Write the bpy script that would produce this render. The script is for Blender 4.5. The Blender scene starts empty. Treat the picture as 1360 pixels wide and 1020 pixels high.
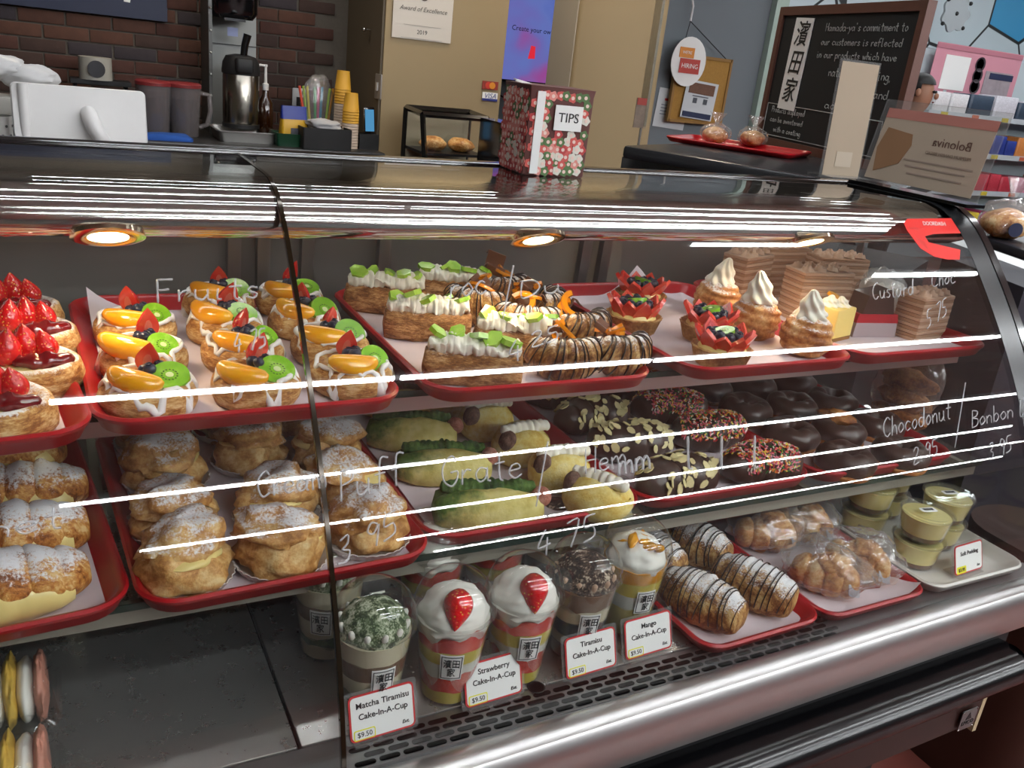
import bpy, math, random
from mathutils import Vector, Matrix, Euler, noise as mn
R_ = random.Random(7)
PI = math.pi
SC = bpy.context.scene
COL = SC.collection
# ---------------------------------------------------------------- camera, world, exposure
FPX = 1167.71
ROT = ((0.8871605, -0.4488328, 0.10721642), (-0.06839343, -0.35766363, -0.93134261), (0.45636452, 0.81891748, -0.34800227))
EYE = Vector((0, 0, 1.44))
_c = bpy.data.cameras.new('camera'); CAM = bpy.data.objects.new('camera', _c); COL.objects.link(CAM)
_c.sensor_width = 36; _c.lens = FPX / 1360 * 36; _c.clip_start = .02
_r, _d, _f = (Vector(v) for v in ROT)
_m = Matrix((( _r.x, -_d.x, -_f.x, EYE.x), (_r.y, -_d.y, -_f.y, EYE.y), (_r.z, -_d.z, -_f.z, EYE.z), (0, 0, 0, 1)))
CAM.matrix_world = _m
SC.camera = CAM
W = bpy.data.worlds.new('world'); SC.world = W; W.use_nodes = True
W.node_tree.nodes['Background'].inputs[0].default_value = (.55, .58, .62, 1)
W.node_tree.nodes['Background'].inputs[1].default_value = .25
SC.view_settings.view_transform = 'Standard'; SC.view_settings.look = 'None'
SC.view_settings.gamma = 1; SC.view_settings.use_curve_mapping = False
SC.view_settings.exposure = .40
SC.cycles.max_bounces = 10; SC.cycles.transparent_max_bounces = 40; SC.cycles.glossy_bounces = 5
SC.cycles.diffuse_bounces = 4; SC.cycles.caustics_reflective = False; SC.cycles.caustics_refractive = False
SC.cycles.sample_clamp_indirect = 4.0
TUBE = 62.0          # strength of the ceiling tubes
PUCK = .7           # watts of each halogen puck in the case

def ray(px, py):
    d = Vector((px - 680, py - 510, FPX))
    return Vector(tuple(sum(ROT[i][j] * d[i] for i in range(3)) for j in range(3)))
def at(px, py, z):
    w = ray(px, py); return EYE + w * ((z - EYE.z) / w.z)
def aty(px, py, y):
    w = ray(px, py); return EYE + w * ((y - EYE.y) / w.y)
def atx(px, py, x):
    w = ray(px, py); return EYE + w * ((x - EYE.x) / w.x)

# ---------------------------------------------------------------- mesh helpers
def nz(x, y, z, s=1.0, seed=0.0):
    return mn.noise(Vector((x * s + seed * 7.31, y * s + seed * 3.7, z * s - seed * 5.1)))
class B:
    def __init__(s): s.v = []; s.f = []; s.m = []
    def add(s, V, F, mi=0, M=None):
        o = len(s.v)
        s.v += [tuple(M @ Vector(p)) for p in V] if M is not None else [tuple(p) for p in V]
        s.f += [tuple(i + o for i in q) for q in F]; s.m += [mi] * len(F); return s
    def box(s, c, d, mi=0, M=None, taper=0):
        x, y, z = (k / 2 for k in d); q = 1 - taper
        V = [(c[0] + i * x * (q if k > 0 else 1), c[1] + j * y * (q if k > 0 else 1), c[2] + k * z) for k in (-1, 1) for j in (-1, 1) for i in (-1, 1)]
        return s.add(V, [(0, 2, 3, 1), (4, 5, 7, 6), (0, 1, 5, 4), (2, 6, 7, 3), (0, 4, 6, 2), (1, 3, 7, 5)], mi, M)
    def loft(s, rings, mi=0, closed=True, cap0=True, cap1=True, M=None, wrap=False):
        n = len(rings[0]); V = [p for r in rings for p in r]; F = []
        k = len(rings)
        for a in range(k if wrap else k - 1):
            b = (a + 1) % k
            for i in range(n if closed else n - 1):
                j = (i + 1) % n
                F.append((a * n + i, a * n + j, b * n + j, b * n + i))
        if not wrap:
            if cap0: F.append(tuple(reversed(range(n))))
            if cap1: F.append(tuple((k - 1) * n + i for i in range(n)))
        return s.add(V, F, mi, M)
    def lathe(s, prof, n=24, mi=0, M=None, fn=None, cap=True):
        rings = []
        for (r, z) in prof:
            ring = []
            for i in range(n):
                a = 2 * PI * i / n
                rr, zz = fn(r, z, a) if fn else (r, z)
                ring.append((rr * math.cos(a), rr * math.sin(a), zz))
            rings.append(ring)
        return s.loft(rings, mi, True, cap and prof[0][0] > 1e-6, cap and prof[-1][0] > 1e-6, M)
    def tube(s, path, r, n=8, mi=0, closed=False, M=None, flat=1.0):
        P = [Vector(p) for p in path]; k = len(P); rings = []; up = Vector((0, 0, 1)); prev = None
        for i in range(k):
            a = P[(i - 1) % k] if closed or i else P[i]; b = P[(i + 1) % k] if closed or i < k - 1 else P[i]
            t = (b - a); t = t.normalized() if t.length > 1e-9 else Vector((1, 0, 0))
            u = up if abs(t.z) < .95 else Vector((0, 1, 0))
            if prev is not None: u = prev
            x = (u - t * u.dot(t))
            if x.length < 1e-6: x = t.orthogonal()
            x.normalize(); prev = x; y = t.cross(x)
            rr = r[i] if isinstance(r, (list, tuple)) else r
            rings.append([P[i] + x * (math.cos(2 * PI * j / n) * rr * flat) + y * (math.sin(2 * PI * j / n) * rr) for j in range(n)])
        return s.loft(rings, mi, True, not closed, not closed, M, wrap=closed)
    def ball(s, c, r, nu=12, nv=8, mi=0, M=None, fn=None):
        if not hasattr(r, '__len__'): r = (r, r, r)
        rings = []
        for j in range(nv + 1):
            b = -PI / 2 + PI * j / nv; ring = []
            for i in range(nu):
                a = 2 * PI * i / nu
                d = Vector((math.cos(b) * math.cos(a), math.cos(b) * math.sin(a), math.sin(b)))
                k = fn(d) if fn else 1
                ring.append((c[0] + d.x * r[0] * k, c[1] + d.y * r[1] * k, c[2] + d.z * r[2] * k))
            rings.append(ring)
        return s.loft(rings, mi, True, True, True, M)
    def poly(s, pts, d, mi=0, M=None):            # prism of an xy outline, from z=0 to z=d
        n = len(pts)
        return s.loft([[(p[0], p[1], 0) for p in pts], [(p[0], p[1], d) for p in pts]], mi, True, True, True, M)
    def mesh(s, name, mats, sharp=42, disp=None):
        if not isinstance(mats, (list, tuple)): mats = [mats]
        me = bpy.data.meshes.new(name)
        V = s.v if disp is None else [tuple(disp(Vector(p))) for p in s.v]
        me.from_pydata(V, [], s.f); 
        for m in mats: me.materials.append(m)
        if any(s.m): me.polygons.foreach_set('material_index', s.m)
        me.validate(); me.shade_smooth()
        if sharp < 180: me.set_sharp_from_angle(angle=math.radians(sharp))
        me.update(); return me
def rr(hx, hy, r, z, n=5, cx=0, cy=0):             # rounded-rectangle ring
    out = []
    for (sx, sy, a0) in ((1, 1, 0), (-1, 1, PI / 2), (-1, -1, PI), (1, -1, 3 * PI / 2)):
        for i in range(n + 1):
            a = a0 + PI / 2 * i / n
            out.append((cx + sx * (hx - r) + r * math.cos(a), cy + sy * (hy - r) + r * math.sin(a), z))
    return out
def rbox(b, c, d, r, mi=0, M=None, n=3, bev=None):
    hx, hy, h = d[0] / 2, d[1] / 2, d[2]; v = bev if bev is not None else min(r, h * .3)
    z0 = c[2] - h / 2
    L = [(v, 0), (v * .3, v * .3), (0, v), (0, h - v), (v * .3, h - v * .3), (v, h)]
    return b.loft([rr(hx - i, hy - i, max(r - i, .0004), z0 + z, n, c[0], c[1]) for i, z in L], mi, M=M)
def TM(loc=(0, 0, 0), rot=(0, 0, 0), sc=(1, 1, 1)):
    return Matrix.LocRotScale(Vector(loc), Euler(rot), Vector(sc if hasattr(sc, '__len__') else (sc,) * 3))
def arc(cx, cy, r, a0, a1, n): return [(cx + r * math.cos(a0 + (a1 - a0) * i / n), cy + r * math.sin(a0 + (a1 - a0) * i / n)) for i in range(n + 1)]

# ---------------------------------------------------------------- objects
def obj(name, me, parent=None, loc=(0, 0, 0), rot=(0, 0, 0), sc=(1, 1, 1), label=None):
    o = bpy.data.objects.new(name, me); COL.objects.link(o)
    if parent is not None: o.parent = parent
    o.location = loc; o.rotation_euler = rot; o.scale = sc if hasattr(sc, '__len__') else (sc,) * 3
    if label: o['label'] = label
    return o
def thing(name, label, cat, loc=(0, 0, 0), rot=0, group=None, sc=1):
    o = bpy.data.objects.new(name, None); COL.objects.link(o)
    o.location = loc; o.rotation_euler = rot if hasattr(rot, '__len__') else (0, 0, rot); o.scale = (sc,) * 3
    o.empty_display_size = .02
    o['label'] = label; o['category'] = cat
    if group: o['group'] = group
    return o
def tag(o, label, cat, group=None):
    o['label'] = label; o['category'] = cat
    if group: o['group'] = group
    return o
def struct(o, label=None):
    o['kind'] = 'structure'
    if label: o['label'] = label
    return o
_MC = {}
def cached(key, fn):
    if key not in _MC: _MC[key] = fn()
    return _MC[key]
_TC = {}
def text(body, size, mat, parent, loc, rot=(0, 0, 0), align='CENTER', ext=.0003, shear=0, name='lettering', sc=(1, 1, 1), bold=0, space=1):
    k = (body, size, mat.name, align, ext, shear, bold, space)
    if k not in _TC:
        c = bpy.data.curves.new('lettering', 'FONT'); c.body = body; c.size = size; c.align_x = align; c.align_y = 'CENTER'
        c.extrude = ext; c.shear = shear; c.materials.append(mat); c.resolution_u = 3; c.offset = bold; c.space_line = space
        q = bpy.data.objects.new('tmp', c); _TC[k] = bpy.data.meshes.new_from_object(q); bpy.data.objects.remove(q)
    return obj(name, _TC[k], parent, loc, rot, sc)

# ---------------------------------------------------------------- materials
class NT:
    def __init__(s, name):
        s.mat = bpy.data.materials.new(name); s.mat.use_nodes = True; s.t = s.mat.node_tree; s.t.nodes.clear()
        s.out = s.n('ShaderNodeOutputMaterial')
    def n(s, typ, **kw):
        x = s.t.nodes.new(typ)
        for k, v in kw.items(): setattr(x, k, v)
        return x
    def l(s, a, b): s.t.links.new(a, b)
    def coord(s, scale=(1, 1, 1), kind='Object'):
        c = s.n('ShaderNodeTexCoord'); m = s.n('ShaderNodeMapping'); m.inputs['Scale'].default_value = scale
        s.l(c.outputs[kind], m.inputs['Vector'])
        i = s.n('ShaderNodeObjectInfo'); a = s.n('ShaderNodeVectorMath', operation='ADD')
        q = s.n('ShaderNodeMath', operation='MULTIPLY'); q.inputs[1].default_value = 37.0
        s.l(i.outputs['Random'], q.inputs[0]); s.l(m.outputs[0], a.inputs[0]); s.l(q.outputs[0], a.inputs[1])
        return a.outputs[0]
    def noise(s, vec, scale, detail=3, rough=.55):
        x = s.n('ShaderNodeTexNoise'); x.inputs['Scale'].default_value = scale; x.inputs['Detail'].default_value = detail
        x.inputs['Roughness'].default_value = rough; s.l(vec, x.inputs['Vector']); return x.outputs['Fac']
    def ramp(s, fac, stops):
        x = s.n('ShaderNodeValToRGB'); e = x.color_ramp.elements
        while len(e) < len(stops): e.new(.5)
        for i, (p, c) in enumerate(stops): e[i].position = p; e[i].color = (*c, 1)
        s.l(fac, x.inputs[0]); return x.outputs[0]
    def rng(s, fac, a, b, lo=0., hi=1.):
        x = s.n('ShaderNodeMapRange'); x.inputs[1].default_value = a; x.inputs[2].default_value = b
        x.inputs[3].default_value = lo; x.inputs[4].default_value = hi; s.l(fac, x.inputs[0]); return x.outputs[0]
    def math(s, op, a, b):
        x = s.n('ShaderNodeMath', operation=op)
        for i, q in enumerate((a, b)):
            if isinstance(q, (int, float)): x.inputs[i].default_value = q
            else: s.l(q, x.inputs[i])
        return x.outputs[0]
    def mix(s, fac, a, b):
        x = s.n('ShaderNodeMix', data_type='RGBA')
        for i, q in ((0, fac), (6, a), (7, b)):
            if isinstance(q, (int, float)): x.inputs[i].default_value = q
            elif isinstance(q, tuple): x.inputs[i].default_value = (*q, 1)
            else: s.l(q, x.inputs[i])
        return x.outputs[2]
    def bsdf(s, col, rough=.5, metal=0, spec=.5, bump=None, bs=.4, bd=.001, coat=0, sss=0, aniso=0, emit=None, es=0):
        p = s.n('ShaderNodeBsdfPrincipled')
        for k, q in (('Base Color', col), ('Roughness', rough), ('Metallic', metal)):
            if isinstance(q, tuple): p.inputs[k].default_value = (*q, 1)
            elif isinstance(q, (int, float)): p.inputs[k].default_value = q
            else: s.l(q, p.inputs[k])
        p.inputs['Specular IOR Level'].default_value = spec; p.inputs['Coat Weight'].default_value = coat; p.inputs['Coat Roughness'].default_value = .08
        if sss: p.inputs['Subsurface Weight'].default_value = sss; p.inputs['Subsurface Radius'].default_value = (.004, .003, .002)
        if aniso: p.inputs['Anisotropic'].default_value = aniso
        if emit: p.inputs['Emission Color'].default_value = (*emit, 1); p.inputs['Emission Strength'].default_value = es
        if bump is not None:
            b = s.n('ShaderNodeBump'); b.inputs['Strength'].default_value = bs; b.inputs['Distance'].default_value = bd
            s.l(bump, b.inputs['Height']); s.l(b.outputs[0], p.inputs['Normal'])
        s.l(p.outputs[0], s.out.inputs[0]); return s.mat
def hx(h, g=1.0):
    def f(c): c /= 255; return c / 12.92 if c <= .04045 else ((c + .055) / 1.055) ** 2.4
    h = h.lstrip('#'); return tuple(min(1, f(int(h[i:i + 2], 16)) * g) for i in (0, 2, 4))
def plain(name, col, rough=.5, metal=0, spec=.5, coat=0, var=0, vs=40, bump=0, bscale=200, sss=0):
    t = NT(name); c = hx(col) if isinstance(col, str) else col; bp = None
    if var or bump: v = t.coord()
    if var:
        f = t.noise(v, vs, 4); c = t.mix(f, tuple(x * (1 - var) for x in c), tuple(min(1, x * (1 + var)) for x in c))
    if bump: bp = t.noise(v, bscale, 3)
    return t.bsdf(c, rough, metal, spec, bp, bump, .001, coat, sss)
def glow(name, col, s):
    t = NT(name); e = t.n('ShaderNodeEmission'); e.inputs[0].default_value = (*col, 1); e.inputs[1].default_value = s
    t.l(e.outputs[0], t.out.inputs[0]); return t.mat
def clear(name, tint=(.97, .985, .98), ior=1.45, rough=.0, gain=1.0, bump=0, bscale=60, haze=0, hazec=(.9, .9, .9)):
    t = NT(name); tr = t.n('ShaderNodeBsdfTransparent'); tr.inputs[0].default_value = (*tint, 1)
    g = t.n('ShaderNodeBsdfGlossy'); g.inputs['Roughness'].default_value = rough; g.inputs[0].default_value = (1, 1, 1, 1)
    ge = t.n('ShaderNodeNewGeometry'); dt = t.n('ShaderNodeVectorMath', operation='DOT_PRODUCT'); t.l(ge.outputs['Incoming'], dt.inputs[0])
    nrm = ge.outputs['Normal']; f0 = ((ior - 1) / (ior + 1)) ** 2
    if bump:
        b = t.n('ShaderNodeBump'); b.inputs['Strength'].default_value = bump; b.inputs['Distance'].default_value = .002
        t.l(t.noise(t.coord(), bscale, 2), b.inputs['Height']); t.l(b.outputs[0], g.inputs['Normal']); nrm = b.outputs[0]
    t.l(nrm, dt.inputs[1]); c = t.math('SUBTRACT', 1.0, t.math('ABSOLUTE', dt.outputs['Value'], 0)); c = t.math('MAXIMUM', c, 0.0)
    f = t.math('ADD', t.math('MULTIPLY', t.math('POWER', c, 5.0), (1 - f0) * min(gain, 1)), f0 * gain); f = t.math('MINIMUM', f, 1.0)
    m = t.n('ShaderNodeMixShader'); t.l(f, m.inputs[0]); t.l(tr.outputs[0], m.inputs[1]); t.l(g.outputs[0], m.inputs[2]); o = m.outputs[0]
    if haze:
        d = t.n('ShaderNodeBsdfDiffuse'); d.inputs[0].default_value = (*hazec, 1)
        m2 = t.n('ShaderNodeMixShader'); m2.inputs[0].default_value = haze; t.l(o, m2.inputs[1]); t.l(d.outputs[0], m2.inputs[2]); o = m2.outputs[0]
    t.l(o, t.out.inputs[0]); return t.mat
def baked(name, stops, scale=60, rough=.55, sugar=0, sth=.55, sscale=350, bump=.5, bscale=90, stretch=(1, 1, 1), spec=.35, coat=0, sc=(.9, .9, .92)):
    """crust: noise through a colour ramp, optional sugar dusted on what faces up"""
    t = NT(name); v = t.coord(stretch); f = t.math('ADD', t.math('MULTIPLY', t.noise(v, scale, 5, .6), .55), t.math('MULTIPLY', t.noise(v, scale * 4.5, 5, .7), .45))
    c = t.ramp(t.rng(f, .40, .60), [(p, hx(q)) for p, q in stops]); r = rough
    if sugar:
        g = t.n('ShaderNodeNewGeometry'); sx = t.n('ShaderNodeSeparateXYZ'); t.l(g.outputs['Normal'], sx.inputs[0])
        v2 = t.coord(); fine = t.noise(v2, sscale, 4, .75); big = t.noise(v2, 45, 2)
        k = t.math('ADD', t.math('MULTIPLY', sx.outputs[2], .55), t.math('MULTIPLY', fine, .9)); k = t.math('ADD', k, t.math('MULTIPLY', big, .5))
        mk = t.rng(k, sth + .52, sth + .68, 0, sugar); c = t.mix(mk, c, sc)
    return t.bsdf(c, r, 0, spec, t.noise(v, bscale * 2.2, 5, .7), bump, .003, coat)
# ---------------------------------------------------------------- material library
STEEL = (lambda t: t.bsdf(t.mix(t.noise(t.coord((2, 3, 1)), 3, 3), hx('#aeaca8'), hx('#b8b6b2')), t.rng(t.noise(t.coord((14, 2, 2)), 8, 6, .7), .3, .7, .30, .46), 1, .5, t.noise(t.coord((1, 1, 1)), 5, 2), .02))(NT('brushed_steel'))
DECK = (lambda t: t.bsdf(t.mix(t.noise(t.coord((3, 3, 1)), 4, 5), hx('#a5a39f'), hx('#b6b4b0')), t.rng(t.noise(t.coord((3, 3, 2)), 14, 6, .7), .3, .7, .24, .36), .8, .5, None))(NT('deck_steel'))
CHROME = plain('polished_chrome', '#d6d4d0', .16, 1)
ALU = (lambda t: t.bsdf(hx('#c4c3c1'), .30, 1, .5))(NT('rail_aluminium'))
ALUDULL = plain('dull_aluminium', '#8d8d8d', .42, .9, var=.1)
DARKSTEEL = plain('dark_metal', '#3a3a3c', .35, .8)
BLACK = plain('black_gloss', '#0b0b0d', .12, 0, .6, coat=.5)
BLACKM = plain('black_matte', '#101012', .6, var=.15)
BROWN = plain('dark_brown_laminate', '#2a1712', .38, 0, .4, var=.2, vs=25)
CREAMP = plain('cream_edge', '#b8a684', .6)
RED = plain('red_tray_plastic', '#a3121b', .28, 0, .45, var=.08, vs=15)
PAPER = plain('parchment', '#d9cbd0', .75, var=.05, vs=30, bump=.25, bscale=40)
WHITEP = plain('white_paper', '#e9e9e6', .7)
WHITEPL = plain('white_plastic', '#d8d6d4', .3, 0, .5, var=.03)
WHITECER = plain('white_tray_plastic', '#d6d3cc', .32, 0, .5)
GLASS = clear('case_glass', (.975, .985, .98), 1.45, 0, 1.05)
GLASSB = clear('back_door_glass', (.6, .6, .6), 1.45, .02, 1.0, haze=.30, hazec=(.62, .61, .59))
SHELFG = clear('shelf_glass', (.93, .97, .95), 1.45, 0, 1)
PLAS = clear('clear_plastic', (.955, .96, .955), 1.45, .02, 1.5, haze=.006)
ACRY = clear('acrylic', (.93, .93, .92), 1.45, .03, 1.1, haze=.06)
FILM = clear('plastic_film', (.95, .95, .95), 1.45, .04, 3.2, bump=1.0, bscale=70, haze=.09)
FROST = clear('frosted_pudding_cup', (.96, .955, .94), 1.45, .06, 1.3, haze=.03, hazec=(.9, .87, .8))
GREENED = plain('glass_edge_green', '#22352e', .2)
SEAM = plain('silicone_seam', '#2a2014', .12, .5)
MARK = clear('white_marker', (.95, .95, .95), 1.3, .3, 1, haze=.34, hazec=(.8, .81, .83))
INK = plain('black_ink', '#141414', .6)
INKRED = plain('red_border', '#c02a2c', .5)
YELHI = plain('yellow_highlight', '#e6e02a', .6)
ICING = plain('white_icing', '#efebe6', .35, 0, .5, sss=.1, var=.03)
CREAM = plain('whipped_cream', '#f0ead9', .5, 0, .4, sss=.15, var=.03, bump=.2, bscale=90)
CUST = plain('yellow_custard', '#e9d489', .35, 0, .5, var=.06, coat=.2)
PEACH = (lambda t: t.bsdf(t.ramp(t.noise(t.coord(), 35, 3), [(.3, hx('#f59a06')), (.7, hx('#fbbd2a'))]), .16, 0, .6, t.noise(t.coord(), 120, 2), .12, .001, .6, .1))(NT('peach'))
KIWI = (lambda t: t.bsdf(t.ramp(t.noise(t.coord(), 60, 4), [(.3, hx('#6fae1e')), (.55, hx('#8cc832')), (.75, hx('#c4e27a'))]), .2, 0, .5, t.noise(t.coord(), 200, 2), .15, .001, .4, .1))(NT('kiwi'))
GRAPE = (lambda t: t.bsdf(t.ramp(t.noise(t.coord(), 50, 3), [(.3, hx('#8fc92c')), (.7, hx('#c3e667'))]), .15, 0, .6, None, 0, 0, .5, .2))(NT('green_fruit'))
def _straw(name, a, b, dots=True):
    t = NT(name); v = t.coord(); c = t.ramp(t.noise(v, 50, 3), [(.3, hx(a)), (.7, hx(b))]); bp = None
    if dots:
        vo = t.n('ShaderNodeTexVoronoi'); vo.inputs['Scale'].default_value = 260; t.l(t.coord(), vo.inputs['Vector'])
        d = vo.outputs['Distance']; c = t.mix(t.rng(d, .16, .24, 1, 0), c, hx('#e8b04a')); bp = t.rng(d, .1, .5)
    return t.bsdf(c, .2, 0, .5, bp, .5, .0012, .5)
STRAW = _straw('strawberry_skin', '#b3070c', '#e0161a'); STRAWIN = _straw('strawberry_cut', '#d8261f', '#f0604a', False); STRAWW = plain('strawberry_heart', '#e2705c', .35)
BLUEB = plain('blueberry', '#151d33', .3, 0, .5, coat=.15, var=.5, vs=90)
JAM = plain('red_jam', '#6d0710', .08, 0, .6, coat=.9, var=.35, vs=60, bump=.4, bscale=70)
CHOC = plain('dark_chocolate', '#24150f', .32, 0, .5, coat=.15, var=.25, vs=50, bump=.2, bscale=50)
CHOCG = plain('chocolate_glaze', '#402d25', .36, 0, .5, coat=.15, var=.2, vs=25, bump=.25, bscale=35)
MILKC = plain('milk_chocolate', '#6b4127', .45, var=.25, vs=80)
ORANGE = plain('candied_orange', '#e88d12', .12, 0, .6, coat=.7, var=.25, vs=60)
PUFF = baked('golden_puff', [(0, '#8a5222'), (.4, '#b9803f'), (.7, '#d3a566'), (1, '#e3c48d')], 40, .5, 0, bump=.7, bscale=70, stretch=(1, 1, 3.2))
PUFFS = baked('sugared_puff', [(0, '#8a5222'), (.4, '#bd8443'), (.7, '#d6aa6c'), (1, '#e6c994')], 40, .55, .9, .60, bump=.6, bscale=70, stretch=(1, 1, 3))
BROWNPUFF = baked('brown_puff', [(0, '#6b3f1e'), (.4, '#93602f'), (.7, '#b58350'), (1, '#cda26e')], 45, .6, .6, .72, bump=.8, bscale=80, stretch=(1, 1, 3.5))
CROIS = baked('croissant_crust', [(0, '#7d441a'), (.4, '#b67231'), (.7, '#d29a52'), (1, '#e6c385')], 30, .5, .97, .50, sscale=300, bump=.6, bscale=60, stretch=(1, 3, 1))
CHOUX = baked('choux_crust', [(0, '#9a6530'), (.4, '#c08a4c'), (.7, '#d4a768'), (1, '#e2c288')], 26, .5, .92, .58, sscale=320, bump=.5, bscale=50)
CHOUXB = baked('choux_base', [(0, '#a06c35'), (.4, '#c69353'), (.7, '#d8ae6f'), (1, '#e6c98f')], 26, .5, .6, .80, sscale=320, bump=.5, bscale=50)
ROLLC = baked('roll_crust', [(0, '#63391b'), (.4, '#8f5f31'), (.7, '#b98c50'), (1, '#d2b277')], 34, .55, .9, .52, sscale=420, bump=.5, bscale=70, stretch=(1, 3, 1))
CONEC = baked('cone_crust', [(0, '#8c4f22'), (.4, '#b87a40'), (.7, '#cf9a5e'), (1, '#dfba83')], 34, .5, .95, .58, sscale=380, bump=.6, bscale=70)
YELBUN = baked('yellow_bun', [(0, '#d9b24e'), (.4, '#e6cc72'), (.7, '#ecd98c'), (1, '#efe0a2')], 22, .6, 0, bump=.5, bscale=120)
def _matbun():
    t = NT('matcha_bun'); v = t.coord(); c = t.ramp(t.noise(v, 60, 4), [(.3, hx('#b8a552')), (.5, hx('#cdbf72')), (.7, hx('#d8cb88'))])
    o = t.n('ShaderNodeTexCoord'); s = t.n('ShaderNodeSeparateXYZ'); t.l(o.outputs['Object'], s.inputs[0])
    k = t.math('ADD', t.math('MULTIPLY', s.outputs[0], -16.0), t.math('MULTIPLY', s.outputs[2], 15.0)); k = t.math('ADD', k, t.math('MULTIPLY', t.noise(v, 55, 5, .7), 1.5))
    c = t.mix(t.rng(k, 1.5, 2.15), c, t.ramp(t.noise(v, 160, 4), [(.3, hx('#33521a')), (.7, hx('#5f7c34'))])); return t.bsdf(c, .7, 0, .3, t.noise(v, 220, 4), .5, .002)
MATBUN = _matbun()
MATCHA = baked('matcha_cream', [(0, '#1f3a12'), (.5, '#3c5c22'), (1, '#5f7c38')], 50, .7, 0, bump=.6, bscale=120)
MATDUST = baked('matcha_crumb', [(0, '#26331c'), (.45, '#4b5d38'), (.6, '#8d9a78'), (1, '#d5d9c0')], 110, .8, 0, bump=.5, bscale=160)
BEANB = baked('bean_ball', [(0, '#5b4238'), (.5, '#7a5c4d'), (1, '#97786a')], 120, .8, 0, bump=.7, bscale=260)
PINKB = baked('pink_bean_ball', [(0, '#9a5a48'), (.5, '#b87763'), (1, '#cd9683')], 120, .8, 0, bump=.7, bscale=260)
DONUTB = baked('fried_crust', [(0, '#7a3f16'), (.5, '#ad6a2f'), (1, '#c98c4d')], 40, .5, 0, bump=.5, bscale=80)
BREAD = baked('bread_crust', [(0, '#9c5a22'), (.4, '#c98a48'), (.7, '#dda868'), (1, '#ecc890')], 26, .4, 0, bump=.3, bscale=50, coat=.15)
ALMOND = plain('almond_flake', '#d9cb95', .6, var=.2, vs=60)
SPONGE = plain('coffee_sponge', '#ad8669', .85, var=.15, vs=80, bump=.5, bscale=150)
COFCREAM = plain('coffee_cream', '#c9a78d', .5, 0, .4, var=.08, sss=.1)
CHEESE = plain('cheesecake', '#e3c873', .55, var=.08, vs=40, bump=.2)
CRUMB = plain('crumb_base', '#8d6534', .8, var=.3, vs=150, bump=.6)
CARAMEL = plain('caramel', '#6b3a10', .15, coat=.4)
PUDD = plain('pudding', '#fcea9c', .3, 0, .5, var=.05, sss=.1, coat=.2)
TART = baked('tart_shell', [(0, '#7f552a'), (.5, '#a67b45'), (1, '#c6a06a')], 50, .7, 0, bump=.5, bscale=120)
CAKEY = plain('yellow_sponge', '#dcc652', .7, var=.12, vs=60, bump=.4, bscale=120)
CAKEB = plain('coffee_soaked_sponge', '#7b5a3f', .7, var=.2, vs=60, bump=.4)
CUPCREAM = plain('pale_cream_layer', '#ddd2b2', .5, var=.06)
CUPWHITE = plain('white_cream_layer', '#ece9e0', .5, var=.03)
COCOA = baked('cocoa_topping', [(0, '#1d120d'), (.5, '#38251b'), (.7, '#5a4334'), (1, '#cbb9a2')], 80, .8, 0, bump=.7, bscale=140)
MANGO = plain('mango_sauce', '#e8a018', .12, 0, .6, coat=.6, var=.2)
SPRK = [plain('sprinkle_%s' % n, c, .4) for n, c in (('red', '#c8202e'), ('pink', '#e07a8c'), ('orange', '#e8842a'), ('yellow', '#e8cf4a'), ('green', '#2f8a3c'), ('white', '#e8e0d2'))]

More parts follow.
